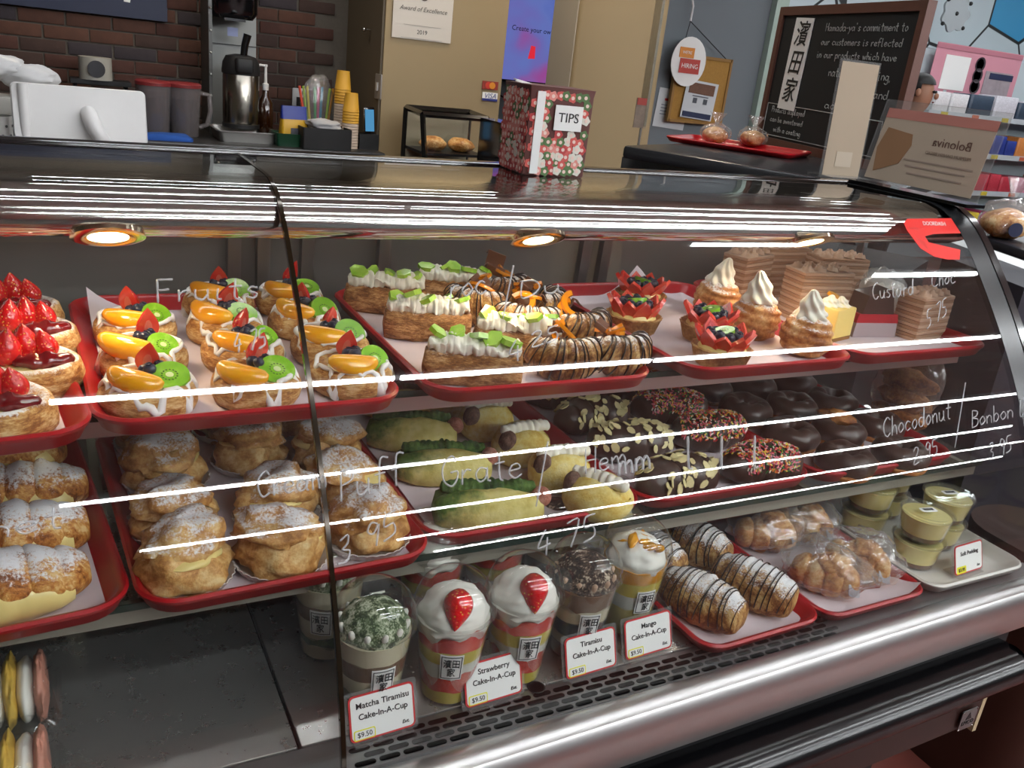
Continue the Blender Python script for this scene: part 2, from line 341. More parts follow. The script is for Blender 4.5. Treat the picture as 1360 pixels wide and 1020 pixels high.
# ---------------------------------------------------------------- hand-drawn letters (polylines in a unit box)
GL = {
 'a': ['.42,.42 .2,.5 .04,.26 .18,.02 .38,.14 .44,.48 .44,.1 .54,.02'], 'b': ['.06,1 .06,.02', '.06,.35 .25,.5 .42,.26 .26,.02 .06,.12'],
 'c': ['.42,.42 .24,.5 .06,.26 .2,.02 .44,.1'], 'd': ['.42,.42 .2,.5 .04,.26 .18,.02 .38,.14 .46,1 .46,.02'],
 'e': ['.06,.26 .4,.3 .32,.48 .12,.44 .06,.2 .22,.02 .44,.12'], 'f': ['.44,.92 .28,1 .18,.8 .18,-.05', '.02,.5 .38,.52'],
 'g': ['.42,.42 .2,.5 .04,.26 .2,.04 .4,.2 .44,.48 .42,-.2 .24,-.36 .06,-.26'], 'h': ['.06,1 .06,0', '.06,.3 .24,.5 .38,.36 .4,0'],
 'i': ['.1,.5 .1,.06 .2,0', '.1,.72 .11,.75'], 'k': ['.06,1 .06,0', '.4,.5 .08,.22 .42,0'], 'l': ['.1,1 .1,.06 .2,0'],
 'm': ['.04,.5 .06,0', '.06,.32 .2,.5 .3,.34 .32,0', '.32,.32 .46,.5 .56,.34 .58,0'], 'n': ['.04,.5 .06,0', '.06,.32 .24,.5 .38,.34 .4,0'],
 'o': ['.24,.5 .06,.28 .2,.02 .42,.22 .34,.46 .24,.5'], 'p': ['.06,.5 .06,-.4', '.06,.36 .26,.5 .42,.28 .26,.02 .06,.12'],
 'r': ['.06,.5 .08,0', '.08,.3 .22,.48 .36,.44'], 's': ['.36,.44 .18,.5 .1,.36 .34,.18 .24,.02 .04,.08'],
 't': ['.18,.9 .18,.1 .32,0', '.02,.56 .36,.58'], 'u': ['.06,.5 .08,.12 .24,.02 .4,.2', '.42,.5 .42,.06 .5,0'],
 'v': ['.04,.5 .2,0 .4,.5'], 'w': ['.04,.5 .16,0 .28,.4 .4,0 .54,.5'], 'x': ['.04,.5 .4,0', '.4,.5 .04,0'], 'y': ['.04,.5 .22,.08', '.42,.5 .2,-.02 .06,-.34'],
 'B': ['.06,1 .06,0', '.06,1 .4,.92 .34,.62 .08,.54 .44,.4 .38,.06 .06,0'], 'C': ['.56,.84 .36,1 .1,.7 .1,.26 .32,0 .58,.14'], 'D': ['.06,1 .06,0 .4,.12 .52,.54 .36,.92 .04,1'],
 'H': ['.06,1 .06,0', '.48,1 .48,0', '.06,.52 .48,.52'], 'P': ['.06,1 .06,0', '.06,.96 .42,.92 .44,.6 .08,.5'], 'F': ['.06,1 .06,0', '.06,.98 .5,1', '.06,.54 .4,.54'], 'S': ['.46,.86 .26,1 .1,.8 .4,.4 .26,.02 .04,.12'], 'A': ['.02,0 .26,1 .5,0', '.1,.38 .42,.38'],
 'O': ['.3,1 .06,.6 .16,.06 .42,.08 .54,.5 .42,.92 .3,1'], 'N': ['.06,0 .06,1 .46,0 .46,1'], 'M': ['.04,0 .1,1 .3,.3 .5,1 .58,0'], 'E': ['.5,1 .06,1 .06,0 .5,0', '.06,.52 .4,.52'], 'T': ['.02,1 .56,1', '.28,1 .28,0'], 'W': ['.02,1 .16,0 .3,.7 .44,0 .6,1'],
 'G': ['.52,.84 .34,1 .08,.7 .1,.24 .34,0 .54,.2 .54,.46 .32,.46'],
 '2': ['.06,.8 .24,1 .42,.78 .06,.02 .48,.04'], '3': ['.08,.92 .34,1 .36,.7 .18,.54 .42,.34 .3,.02 .04,.1'], '4': ['.3,1 .04,.4 .48,.42', '.36,.72 .34,0'], '5': ['.44,1 .12,.98 .1,.58 .38,.54 .4,.14 .06,.02'], '6': ['.4,.96 .12,.5 .14,.06 .4,.12 .38,.42 .12,.4'],
 '7': ['.04,.96 .46,1 .18,0'], '9': ['.4,.84 .2,1 .06,.72 .26,.52 .42,.8 .36,0'], '0': ['.24,1 .06,.5 .22,0 .42,.5 .24,1'], '.': ['.1,.04 .14,0'], '/': ['.0,-.15 .4,1.1'], '-': ['.06,.36 .32,.38'], "'": ['.1,1 .08,.8'], ',': ['.12,.06 .06,-.16'], ' ': [],
}
def strokes(txt, wob=0, jit=.02, sp=.1):
    """-> list of smooth polylines, x growing to the right, unit letter height"""
    rnd = random.Random(len(txt) * 13 + ord(txt[0])); x = 0; out = []
    for ch in txt:
        g = GL.get(ch, []); wmax = .3
        for s in g:
            P = [tuple(float(q) for q in a.split(',')) for a in s.split()]
            wmax = max(wmax, max(p[0] for p in P))
            P = [(p[0] + x + rnd.uniform(-jit, jit), p[1] + rnd.uniform(-jit, jit)) for p in P]
            Q = []
            for i in range(len(P) - 1):
                a, b, c, d = P[max(i - 1, 0)], P[i], P[i + 1], P[min(i + 2, len(P) - 1)]
                for k in range(4):
                    t = k / 4
                    Q.append(tuple(.5 * (2 * b[j] + (c[j] - a[j]) * t + (2 * a[j] - 5 * b[j] + 4 * c[j] - d[j]) * t * t + (3 * b[j] - a[j] - 3 * c[j] + d[j]) * t ** 3) for j in (0, 1)))
            Q.append(P[-1]); out.append(Q)
        x += wmax + sp
    return out, max(x - sp, .2)
# ================================================================ the setting
CEIL = 2.95
FLOORM = (lambda t: t.bsdf(t.mix(t.noise(t.coord((1, 6, 1)), 4, 5), hx('#5b2d28'), hx('#7a433b')), .3, 0, .4))(NT('red_floor'))
def boxobj(name, lo, hi, mat, parent=None, **k):
    b = B(); c = [(a + d) / 2 for a, d in zip(lo, hi)]; b.box((0, 0, 0), [d - a for a, d in zip(lo, hi)])
    return obj(name, b.mesh(name, mat), parent, c, **k)
struct(boxobj('floor', (-3, -6.6, -.05), (13, 8, 0), FLOORM), 'dark red shop floor')
struct(boxobj('ceiling', (-3, -6.6, CEIL), (13, 8, CEIL + .05), plain('ceiling_tile', '#dededa', .9, var=.03)))
WALLG = plain('grey_wall', '#6f767b', .8, var=.03, vs=3)
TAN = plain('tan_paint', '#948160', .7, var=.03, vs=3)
DTAN = plain('dark_tan_side', '#5d5242', .7, var=.04, vs=3)
struct(boxobj('wall_left', (-3.05, -6.6, 0), (-3, 8, CEIL), plain('shop_wall_paint', '#76705f', .8, var=.05)))
struct(boxobj('wall_front', (-3, -6.65, 0), (13, -6.6, CEIL), plain('shopfront_wall', '#5f6163', .8, var=.1)))
struct(boxobj('wall_right', (13, -6.6, 0), (13.05, 8, CEIL), plain('shop_right_wall', '#8a8d90', .8, var=.1)))
# brick wall
MORTAR = plain('mortar', '#5c554d', .95, var=.15, vs=60, bump=.4)
BRK = [plain('brick_%s' % n, c, .9, var=.28, vs=30, bump=.5, bscale=60) for n, c in (('red', '#4c2f27'), ('brown', '#42302a'), ('grey', '#3a3235'), ('rust', '#55372b'))]
YB = 5.0
wb = struct(boxobj('wall_back', (-3, YB, 0), (1.53, YB + .1, CEIL), MORTAR), 'brick wall with pale mortar behind the counter')
bb = B(); rbox(bb, (0, 0, 0), (.192, .0565, .012), .003, bev=.002, M=Matrix.Rotation(PI / 2, 4, 'X'), n=1)
BM = [bb.mesh('brick', m) for m in BRK]
wl = wb.location
for r in range(13):
    z = .86 + r * .0643
    for c in range(10):
        x = -.36 + c * .2005 + (.1 if r % 2 else 0) + R_.uniform(-.003, .003)
        if x > 1.42: continue
        k = R_.choice((0, 0, 1, 1, 2, 3, 3))
        obj('brick', BM[k], wb, (x - wl.x, YB - .004 - wl.y, z - wl.z), (0, R_.uniform(-.006, .006), 0))
# tan partition, opening, column, grey wall
struct(boxobj('wall_partition', (1.53, 4.42, 0), (2.19, YB + .1, CEIL), TAN), 'tan wall with a certificate and card stickers')
struct(boxobj('trim_1', (1.518, 4.43, 0), (1.5295, YB, CEIL), DTAN), 'dark tan return beside the bricks')  # side face of the partition, darker than its front
cb = B(); cb.loft([rr(.275, .14, .02, z, 6) for z in (0, CEIL)]); o = struct(obj('wall_column', cb.mesh('column', TAN), None, (2.765, 4.34, 0)), 'tan column with a pale left face')
boxobj('side_face', (-.281, -.12, 0), (-.2755, .13, CEIL), plain('pale_face', '#b0a696', .6), o)  # plate over the column's left face, paler than its front
struct(boxobj('wall_far', (2.2, 7.0, 0), (5.2, 7.1, CEIL), plain('pale_grey_paint', '#8f979b', .8)), 'pale grey wall seen through the opening')
struct(boxobj('wall_notice', (3.36, 5.6, 0), (5.15, 5.7, CEIL), WALLG), 'grey wall with the cork notice board')
struct(boxobj('trim_2', (4.98, 5.54, 0), (5.1, 5.598, CEIL), plain('pale_green_edge', '#a9bcb0', .3)), 'pale green vertical strip beside the notice wall')
def mural():
    t = NT('mural'); v = t.coord((1, 1, 1))
    vo = t.n('ShaderNodeTexVoronoi', feature='DISTANCE_TO_EDGE'); vo.inputs['Scale'].default_value = 1.05; t.l(v, vo.inputs['Vector'])
    vc = t.n('ShaderNodeTexVoronoi'); vc.inputs['Scale'].default_value = 1.05; t.l(v, vc.inputs['Vector'])
    s = t.n('ShaderNodeSeparateColor'); t.l(vc.outputs['Color'], s.inputs[0])
    c = t.mix(t.rng(s.outputs[0], .74, .75), hx('#c6d3d8'), hx('#3f9ccc')); c = t.mix(t.rng(vo.outputs['Distance'],   .010, .016), hx('#15171a'), c)
    return t.bsdf(c, .5)
struct(boxobj('wall_mural', (5.2, 6.6, 0), (13, 6.7, CEIL), mural()), 'white and blue wall with irregular black lines')
# ceiling strip lights (their reflections run along the curved glass)
TUBEM = glow('tube_light', (.93, .97, 1.0), TUBE)
HOUS = plain('light_housing', '#c9c9c9', .5)
TUBEF = glow('far_tube_light', (.93, .97, 1.0), TUBE * .22)
def strip(y, x0, x1, lab, w=.03, rot=0, tm=None):
    t = thing('strip_light', lab, 'ceiling light', ((x0 + x1) / 2, y, CEIL), rot, 'ceiling strip lights over the shop'); L = x1 - x0
    b = B(); b.box((0, 0, -.02), (L, w + .05, .04)); obj('housing', b.mesh('housing', HOUS), t)
    n = max(1, round(L / 1.22)); b = B(); b.box((0, 0, 0), (L / n - .03, w, .02)); me = b.mesh('tube', tm or TUBEM)
    for i in range(n): obj('tube', me, t, (-L / 2 + (i + .5) * L / n, 0, -.051))
ordn = ('first', 'second', 'third', 'fourth', 'fifth')
for i, (y, x0) in enumerate(((-.57, -.05), (-1.76, -.05), (-2.9, .3), (-3.85, 2.0), (-4.8, 2.6))):
    strip(y, x0, x0 + 7.32, '%s ceiling strip light row counted out from the display case' % ordn[i])
strip(3.6, 4.4, 10.5, 'ceiling strip light over the shop shelves by the mural wall', .09, 0, TUBEF)
strip(5.0, 5.4, 11.5, 'ceiling strip light running close to the mural wall', .09, 0, TUBEF)
TUBEH = glow('near_tube_light', (.93, .97, 1.0), TUBE * .5)
strip(2.9, -.05, 1.9, 'ceiling strip light over the serving aisle behind the case', .03, 0, TUBEH)
strip(1.45, -1.4, 4.7, 'ceiling strip light straight above the display case', .03, 0, TUBEH)
strip(.56, 2.2, 2.8, 'short ceiling strip light in front of the chalkboard', .03, 0, TUBEH)
strip(.21, 3.35, 4.1, 'short ceiling strip light over the right hand aisle', .03, 0, TUBEH)
def downlight(x, y, lab, w=14, col=(1, .86, .66)):
    t = thing('downlight', lab, 'ceiling light', (x, y, CEIL), 0, 'warm ceiling downlights over the back counter')
    b = B(); b.lathe([(.06, -.004), (.075, -.006), (.075, 0), (.05, 0), (.05, -.003)], 20); obj('trim_ring', b.mesh('trim_ring', HOUS), t)
    b = B(); b.lathe([(.0, -.002), (.05, -.002)], 20); obj('lens', b.mesh('lens', glow('downlight_lens', col, 10)), t)
    l = bpy.data.lights.new('downlight_lamp', 'SPOT'); l.energy = w; l.color = col; l.spot_size = 2.2; l.spot_blend = .8; l.shadow_soft_size = .05
    o = bpy.data.objects.new('downlight_lamp', l); COL.objects.link(o); o.parent = t; o.location = (0, 0, -.03)
downlight(1.95, 3.95, 'warm ceiling downlight in front of the tan wall', 40)
downlight(.4, 4.2, 'warm ceiling downlight over the brick wall counter', 30)
downlight(2.75, 3.7, 'warm ceiling downlight in front of the tan column', 26)

# ================================================================ display case
X0, X1, XS = -1.0, 1.455, .238
DK = .72
def gy(z): return .72343476 * z * z - .82796595 * z + .91317317
PROF = [(gy(z), z) for z in [.700 + i * (1.222 - .700) / 22 for i in range(23)]] + [(1.002, 1.241), (1.022, 1.256), (1.045, 1.267), (1.072, 1.2735), (1.1, 1.275), (1.16, 1.275), (1.27, 1.275)]
def offs(P, d):
    out = []
    for i in range(len(P)):
        a, b = P[max(i - 1, 0)], P[min(i + 1, len(P) - 1)]
        t = Vector((b[0] - a[0], b[1] - a[1])).normalized(); out.append((P[i][0] + t.y * d, P[i][1] - t.x * d))
    return out
def sweepx(b, poly, x0, x1, mi=0, sh=0): return b.loft([[(x, p[0] + sh * (x - .7), p[1]) for p in poly] for x in (x0, x1)], mi)
def glass_hit(px, py, lift=.0006):
    w = ray(px, py); lo, hi = .4, 3.0
    w = w / w.length
    f = lambda t: (EYE.y + w.y * t) - (gy(EYE.z + w.z * t))
    for _ in range(50):
        m = (lo + hi) / 2
        if f(m) > 0: hi = m
        else: lo = m
    p = EYE + w * hi; g = 2 * .72343476 * p.z - .82796595
    n = Vector((0, -1, g)).normalized(); return p + n * lift, n
case = thing('display_case', 'long curved glass bakery display case with chrome front rail', 'display case', (.23, 1.05, 0))
def cobj(name, me, **k): return obj(name, me, case, (-.23, -1.05, 0), **k)
pin = offs(PROF, .004)
for nm, xa, xb in (('front_glass', X0, XS - .003), ('front_glass', XS + .003, X1)):
    b = B(); sweepx(b, PROF + pin[::-1], xa, xb); cobj(nm, b.mesh(nm, GLASS, 25))
b = B(); sweepx(b, offs(PROF, -.0008) + offs(PROF, .0068)[::-1], XS - .0024, XS + .0024); cobj('glass_seam', b.mesh('glass_seam', SEAM, 25), label='dark seam between the two panes')
# top back edge
b = B(); rbox(b, (0, 0, 0), (X1 - X0 + .02, .03, .022), .005); obj('top_edge', b.mesh('top_edge', BLACK), case, ((X0 + X1) / 2 - .23, 1.285 - 1.05, 1.268))
# chrome canopy under the top with halogen pucks
can = [(1.058 - .042 * math.sin(a), 1.2225 + .042 * math.cos(a)) for a in [PI / 2 * i / 12 for i in range(13)]] + [(1.019, 1.2185), (1.045, 1.207), (1.080, 1.202), (1.11, 1.200), (1.16, 1.203), (1.255, 1.225), (1.262, 1.25), (1.262, 1.2685)]
b = B(); sweepx(b, can, X0, X1 - .004); cobj('light_canopy', b.mesh('light_canopy', plain('canopy_chrome', '#e2e1de', .085, 1), 60))
PUCKG = glow('halogen_lens', (1, .72, .36), 30)
pb = B(); pb.lathe([(.034, -.004), (.046, -.003), (.047, .004), (.034, .006), (.026, .004), (.026, -.004)], 32); PKR = pb.mesh('puck_ring', plain('warm_chrome', '#d8ccb4', .12, 1))
pb = B(); pb.lathe([(0, .0035), (.02, .003), (.026, .001)], 24); PKL = pb.mesh('puck_lens', PUCKG)
tilt = math.atan2(.43, -.90)
for x in (-.468, .057, .585, 1.085):
    r = obj('puck_light', PKR, case, (x - .23, 1.024 - 1.05, 1.2145), (PI - math.radians(28), 0, 0), .8); obj('puck_lens', PKL, r)
    l = bpy.data.lights.new('puck_lamp', 'SPOT'); l.energy = PUCK; l.color = (1, .80, .58); l.spot_size = 2.7; l.spot_blend = .7; l.shadow_soft_size = .02
    o = bpy.data.objects.new('puck_lamp', l); COL.objects.link(o); o.parent = case; o.location = (x - .23, 1.068 - 1.05, 1.188)
# case tube under the canopy that lights the shelves
b = B(); b.tube([(X0 + .05, 1.20, 1.203), (X1 - .05, 1.20, 1.203)], .006, 10); cobj('case_tube', b.mesh('case_tube', glow('case_tube_light', (1, .95, .88), 5)))
# right end: black curved frame and end glass
band = offs(PROF, .016)
b = B(); sweepx(b, offs(PROF, -.002) + band[::-1], X1, X1 + .018); cobj('end_frame', b.mesh('end_frame', BLACK, 40))
b = B(); sweepx(b, offs(PROF, -.0008)[3:] + offs(PROF, -.0002)[3:][::-1], 1.408, X1); cobj('edge_band', b.mesh('edge_band', plain('black_band', '#1b1d1f', .25), 25), label='black band along the glass edge')
b = B(); sweepx(b, PROF[::3] + [(1.27, 1.275), (1.39, .72), (.70, .72)], X1 + .005, X1 + .011); cobj('end_glass', b.mesh('end_glass', clear('end_glass', (.82, .83, .83), 1.45), 25))
# deck, vent strip, drain
for a, c in ((X0, .201), (.205, X1)):
    b = B(); rbox(b, (0, 0, 0), (c - a, .65, .012), .002, n=1, bev=.001); obj('deck_panel', b.mesh('deck_panel', DECK), case, ((a + c) / 2 - .23, 1.065 - 1.05, DK - .006))
b = B(); b.box((0, 0, 0), (X1 - X0, .05, .006)); vs = obj('vent_strip', b.mesh('vent_strip', ALUDULL), case, ((X0 + X1) / 2 - .23, .713 - 1.05, DK - .004))
b = B(); b.poly([(.0085 + x, y) for x, y in arc(0, 0, .0034, -PI / 2, PI / 2, 5)] + [(-.0085 + x, y) for x, y in arc(0, 0, .0034, PI / 2, 3 * PI / 2, 5)], .0006)
SLOT = b.mesh('vent_slot', plain('slot_dark', '#040303', .9, 0, 0))
vx = (X0 + X1) / 2
for r in range(4):
    for c in range(26):
        obj('vent_slot', SLOT, vs, (.262 + c * .0275 + (.01375 if r % 2 else 0) - vx, -.0185 + r * .0105, .0032))
b = B(); b.lathe([(0, 0), (.0095, 0), (.0105, .0006), (.0115, 0)], 20); p = at(712, 913, DK); obj('drain_hole', b.mesh('drain_hole', plain('drain_dark', '#050505', .6)), case, (p.x - .23, p.y - 1.05, DK + .0005))
# chrome front rail, bumper, base panel
rail = [(.694, .716), (.684, .7215), (.668, .7225), (.657, .719), (.650, .709), (.647, .690), (.647, .668), (.651, .650), (.662, .639), (.72, .639), (.72, .700)]
b = B(); sweepx(b, rail, X0, X1 + .03, 0, .025); cobj('front_rail', b.mesh('front_rail', ALU, 30))
b = B(); sweepx(b, [(.675, .639), (.675, .50), (.72, .50), (.72, .639)], X0, 1.40, 0, .025); cobj('recess', b.mesh('recess', BLACKM))
bum = [(.66 + .0, .618)] + [(.640 + .032 * math.cos(a), .586 + .029 * math.sin(a)) for a in [PI * .42 + i * PI * 1.16 / 12 for i in range(13)]] + [(.675, .56), (.675, .615)]
b = B(); sweepx(b, bum, X0, 1.372, 0, .025); cobj('bumper', b.mesh('bumper', plain('bumper_black', '#08080a', .2, 0, .45), 35))
b = B(); b.lathe([(0, -.012), (.02, -.01), (.032, -.003), (.034, 0)], 20, M=TM((1.372, .660, .586), (0, -PI / 2, 0))); cobj('bumper_cap', b.mesh('bumper_cap', BLACK))
b = B(); b.box((0, 0, 0), (2.40, .02, .13)); obj('front_panel', b.mesh('front_panel', BROWN), case, (.198 - .23, .674 - 1.05, .493), (0, 0, .025))
b = B(); b.box((0, 0, 0), (  .010, .016, .16)); obj('edge_strip', b.mesh('edge_strip', CREAMP), case, (1.405 - .23, .702 - 1.05, .485))
b = B(); b.box((0, 0, 0), (2.3, .5, .38)); obj('base', b.mesh('base', BLACKM), case, (.15 - .23, 1.1 - 1.05, .19))
for x in (-.7, .3, 1.25):
    b = B(); b.box((0, 0, 0), (.05, .05, .405)); obj('leg', b.mesh('leg', BLACKM), case, (x - .23, .80 - 1.05, .2025))
b = B(); b.box((0, 0, 0), (X1 - X0, .69, .2)); obj('underside', b.mesh('underside', BLACKM), case, ((X0 + X1) / 2 - .23, 1.067 - 1.05, .60))
p = aty(1284, 954, .69); pl = obj('name_plate', (lambda b: (rbox(b, (0, 0, 0), (.042, .042, .002), .003, M=TM(rot=(PI / 2, 0, 0))), b.mesh('name_plate', ALUDULL))[1])(B()), case, (p.x - .23, .6885 - 1.05, p.z), (0, 0, .025))
text('LMCO', .012, INK, pl, (0, -.0015, -.006), (PI / 2, 0, 0)); b = B(); b.poly([(-.008, 0), (.008, 0), (0, .014)], .0006, M=TM((0, -.001, .001), (PI / 2, 0, 0))); obj('emblem', b.mesh('emblem', DARKSTEEL), pl)
for sx in (-1, 1):
    for sz in (-1, 1):
        b = B(); b.ball((0, 0, 0), .0016, 8, 5); obj('rivet', cached('rivet', lambda: b.mesh('rivet', CHROME)), pl, (sx * .0185, -.001, sz * .0185))
# shelves and their supports
ZU, ZM = 1.036, .855
for nm, z, y0 in (('upper_shelf', ZU, .955), ('middle_shelf', ZM, .862)):
    b = B(); b.box((0, 0, 0), (X1 - X0, 1.385 - y0, .008)); s = obj(nm, b.mesh(nm, SHELFG), case, ((X0 + X1) / 2 - .23, (1.385 + y0) / 2 - 1.05, z - .004))
    b = B(); b.box((0, 0, 0), (X1 - X0, .0015, .0085)); obj('glass_edge', b.mesh('glass_edge', GREENED), s, (0, -(1.385 - y0) / 2 - .001, 0))
    b = B(); b.box((0, 0, 0), (X1 - X0, .012, .022)); obj('front_bar', b.mesh('front_bar', ALU if z > 1 else plain('cream_bar', '#8d887c', .5)), s, (0, -(1.385 - y0) / 2 + .014, -.016))
    for x in (-.33, .035, .372, .728, 1.05, 1.432):
        b = B(); b.box((0, 0, 0), (.012, 1.36 - y0, .016)); obj('shelf_bracket', cached(nm + 'br', lambda: b.mesh('shelf_bracket', plain(nm + '_bracket', '#a39a88', .4, .3))), s, (x - (X0 + X1) / 2, 0, -.013))
# back doors
for x in (-.62, -.18, .255, .30, .37, .50, .90, .945, 1.40):
    b = B(); b.box((0, 0, 0), (.020, .016, .53)); obj('door_post', cached('doorpost', lambda: b.mesh('door_post', ALUDULL)), case, (x - .23, 1.40 - 1.05, .985), (.06, 0, 0))
b = B(); b.box((0, 0, 0), (X1 - X0, .006, .54)); obj('back_glass', b.mesh('back_glass', GLASSB), case, ((X0 + X1) / 2 - .23, 1.414 - 1.05, .99), (.06, 0, 0))
b = B(); b.box((0, 0, 0), (.85, .004, .13)); obj('door_panel', b.mesh('door_panel', plain('grey_door_panel', '#77756f', .5)), case, (-.22 - .23, 1.398 - 1.05, 1.185), (.06, 0, 0))
b = B(); b.box((0, 0, 0), (X1 - X0, .004, .125)); obj('kick_panel', b.mesh('kick_panel', plain('pale_kick_panel', '#a9a8a4', .35)), case, ((X0 + X1) / 2 - .23, 1.392 - 1.05, .785))
b = B(); b.box((0, 0, 0), (X1 - X0, .03, .03)); obj('back_rail', b.mesh('back_rail', ALUDULL), case, ((X0 + X1) / 2 - .23, 1.405 - 1.05, .735))
# hand lettering on the glass
def gwrite(txt, px0, py0, px1, py1, h, r=.0011):
    S, w = strokes(txt); b = B()
    ux, uy = (px1 - px0) / w, (py1 - py0) / w
    for Q in S:
        pts = [glass_hit(px0 + ux * q[0] - .12 * h * 0, py0 + uy * q[0] - h * q[1])[0] for q in Q]
        b.tube(pts, [r * (.8 + .4 * abs(math.sin(i * 1.7))) for i in range(len(pts))], 5)
    cobj('hand_lettering', b.mesh('hand_lettering', MARK, 180))
gwrite('Fruits', 206, 402, 342, 396, 30); gwrite('4.75', 310, 470, 352, 462, 26)
gwrite('Cream', 340, 662, 432, 648, 34); gwrite('Puff', 450, 668, 536, 640, 42); gwrite('3.95', 447, 752, 525, 712, 34)
gwrite('net', -18, 718, 84, 700, 32)
gwrite('roc', 596, 398, 645, 390, 34); gwrite('/', 668, 416, 682, 404, 46); gwrite('Du', 690, 396, 745, 388, 22); gwrite('4', 674, 482, 692, 478, 28); gwrite('25', 704, 462, 740, 452, 20)
gwrite('Grate', 585, 648, 692, 634, 40); gwrite('/', 712, 664, 728, 650, 58); gwrite('Hem', 775, 630, 830, 620, 34); gwrite('4.75', 712, 742, 790, 716, 34)
gwrite('mm', 820, 632, 862, 622, 34, .0018); gwrite('l l l', 908, 622, 1012, 620, 42, .0017)
gwrite('Chocodonut', 1172, 582, 1262, 556, 26, .0008); gwrite('/', 1268, 588, 1282, 552, 40, .0008); gwrite('Bonbon Do', 1290, 568, 1372, 548, 22, .0008)
gwrite('2.95', 1212, 618, 1244, 604, 22, .0008); gwrite('3.95', 1312, 612, 1342, 600, 22, .0008)
gwrite('Custard', 1158, 398, 1212, 392, 22, .0008); gwrite('Choc', 1236, 382, 1268, 376, 20, .0008); gwrite('5.75', 1230, 438, 1256, 420, 24, .0008)
# red delivery sticker on the end glass
def endpt(px, py, lift=.0008):
    w = ray(px, py).normalized(); best = None
    for (y0, z0), (y1, z1) in zip(PROF[:-1], PROF[1:]):
        d = Vector((0, y1 - y0, z1 - z0)); n = Vector((0, -d.z, d.y)).normalized(); den = w.dot(n)
        if abs(den) < 1e-6: continue
        t_ = (Vector((0, y0, z0)) - EYE).dot(n) / den; p = EYE + w * t_; s_ = (p - Vector((0, y0, z0))).dot(d) / d.length_squared
        if -.001 <= s_ <= 1.001 and t_ > 0 and (best is None or t_ < best[0]): best = (t_, p + n * lift, n)
    return best[1]
OUT = [(1204, 291), (1276, 290), (1277, 310), (1240, 311), (1228, 314), (1233, 322), (1275, 332), (1274, 345), (1258, 345), (1240, 341), (1222, 330), (1204, 306), (1200, 297)]
b = B(); P = [endpt(*q) for q in OUT]; n = len(P)
b.loft([[tuple(p) for p in P], [tuple(endpt(*q, lift=.0003)) for q in OUT]]); st = cobj('sticker', b.mesh('sticker', plain('sticker_red', '#d8261f', .4)), label='red sticker on the curved front glass')
p = endpt(1240, 298); n_ = endpt(1240, 298, .0016); text('DOORDASH', .0105, plain('sticker_white', '#e9d9d6', .5), st, n_, (math.radians(52), 0, 0), ext=.0002)
# ================================================================ trays and liners
def tray_mesh(w, d, h, mat, r=.045, lip=.006, slope=.014):
    b = B(); x, y = w / 2, d / 2
    prof = [(slope + .002, 0), (slope * .6, .004), (.003, h - .006), (0, h - .004), (-.001, h), (.002, h + .0025), (lip, h + .0015), (lip + .004, h - .003), (slope + lip, .006), (slope + lip + .005, .003)]
    b.loft([rr(x - i, y - i, max(r - i, .012), z, 6) for i, z in prof]); return b.mesh('tray', mat, 50)
TR = tray_mesh(.332, .455, .022, RED); TRS = tray_mesh(.222, .325, .019, RED, .035); TRW = tray_mesh(.235, .325, .019, WHITECER, .03)
def tray(name, label, x, y, z, me, rz=0, group='red trays on the shelves of the case'):
    return tag(obj(name, me, None, (x, y, z), (0, 0, rz)), label, 'tray', group)
def liner(label, x, y, z, w, d, seed, curl=.03, rz=0, corner=None):
    n, m = 22, 30; b = B(); V = []
    for j in range(m + 1):
        for i in range(n + 1):
            u, v = (i / n - .5), (j / m - .5); X, Y = u * w, v * d
            e = max(0, abs(u) - .44) * 2 + max(0, abs(v) - .455) * 2
            h = .0012 + e * curl * (.4 + .6 * (nz(X, Y, 0, 9, seed) + .5)) + .0006 * nz(X, Y, 0, 30, seed)
            if corner:
                q = max(0, 1 - math.hypot(u - corner[0] * .5, v - corner[1] * .5) / .30); h += corner[2] * q * q
            V.append((X, Y, max(h, .0008)))
    b.add(V, [(j * (n + 1) + i, j * (n + 1) + i + 1, (j + 1) * (n + 1) + i + 1, (j + 1) * (n + 1) + i) for j in range(m) for i in range(n)])
    tag(obj('parchment_sheet', b.mesh('parchment_sheet', PAPER, 180), None, (x, y, z + .003), (0, 0, rz)), label, 'parchment', 'parchment sheets lining the trays')
UP = [(-.158, 1.075, .10, 'strawberry danishes'), (.188, 1.106, .02, 'peach and kiwi danishes'), (.559, 1.117, -.005, 'green fruit puffs'), (.950, 1.122, 0, 'berry tarts'), (1.288, 1.130, 0, 'layered coffee cakes')]
MID = [(-.132, 1.042, .09, 'large sugared croissants'), (.213, 1.050, .045, 'cream puffs'), (.552, 1.085, .005, 'matcha and yellow buns'), (.882, 1.09, 0, 'almond chocolate croissants'), (1.217, 1.085, 0, 'chocolate doughnuts')]
for i, (x, y, r, w) in enumerate(UP):
    tray('serving_tray', 'red plastic tray on the upper shelf holding %s' % w, x, y, ZU, TR, r)
    liner('parchment sheet under the %s' % w, x, y, ZU, .285, .405, i + 1, rz=r, corner={1: (-1, 1, .035), 3: (.2, 1, .06)}.get(i))
for i, (x, y, r, w) in enumerate(MID):
    tray('serving_tray', 'red plastic tray on the middle shelf holding %s' % w, x, y, ZM, TR, r)
    liner('parchment sheet under the %s' % w, x, y, ZM, .285, .405, i + 11, rz=r)
tray('serving_tray', 'small red tray on the steel deck holding drizzled rolls', .836, .868, DK, TRS, .03, 'small trays on the steel deck')
tray('serving_tray', 'small red tray on the steel deck holding film wrapped breads', 1.061, .868, DK, TRS, .01, 'small trays on the steel deck')
tray('serving_tray', 'white plastic tray holding the pudding cups', 1.299, .870, DK, TRW, 0, 'small trays on the steel deck')
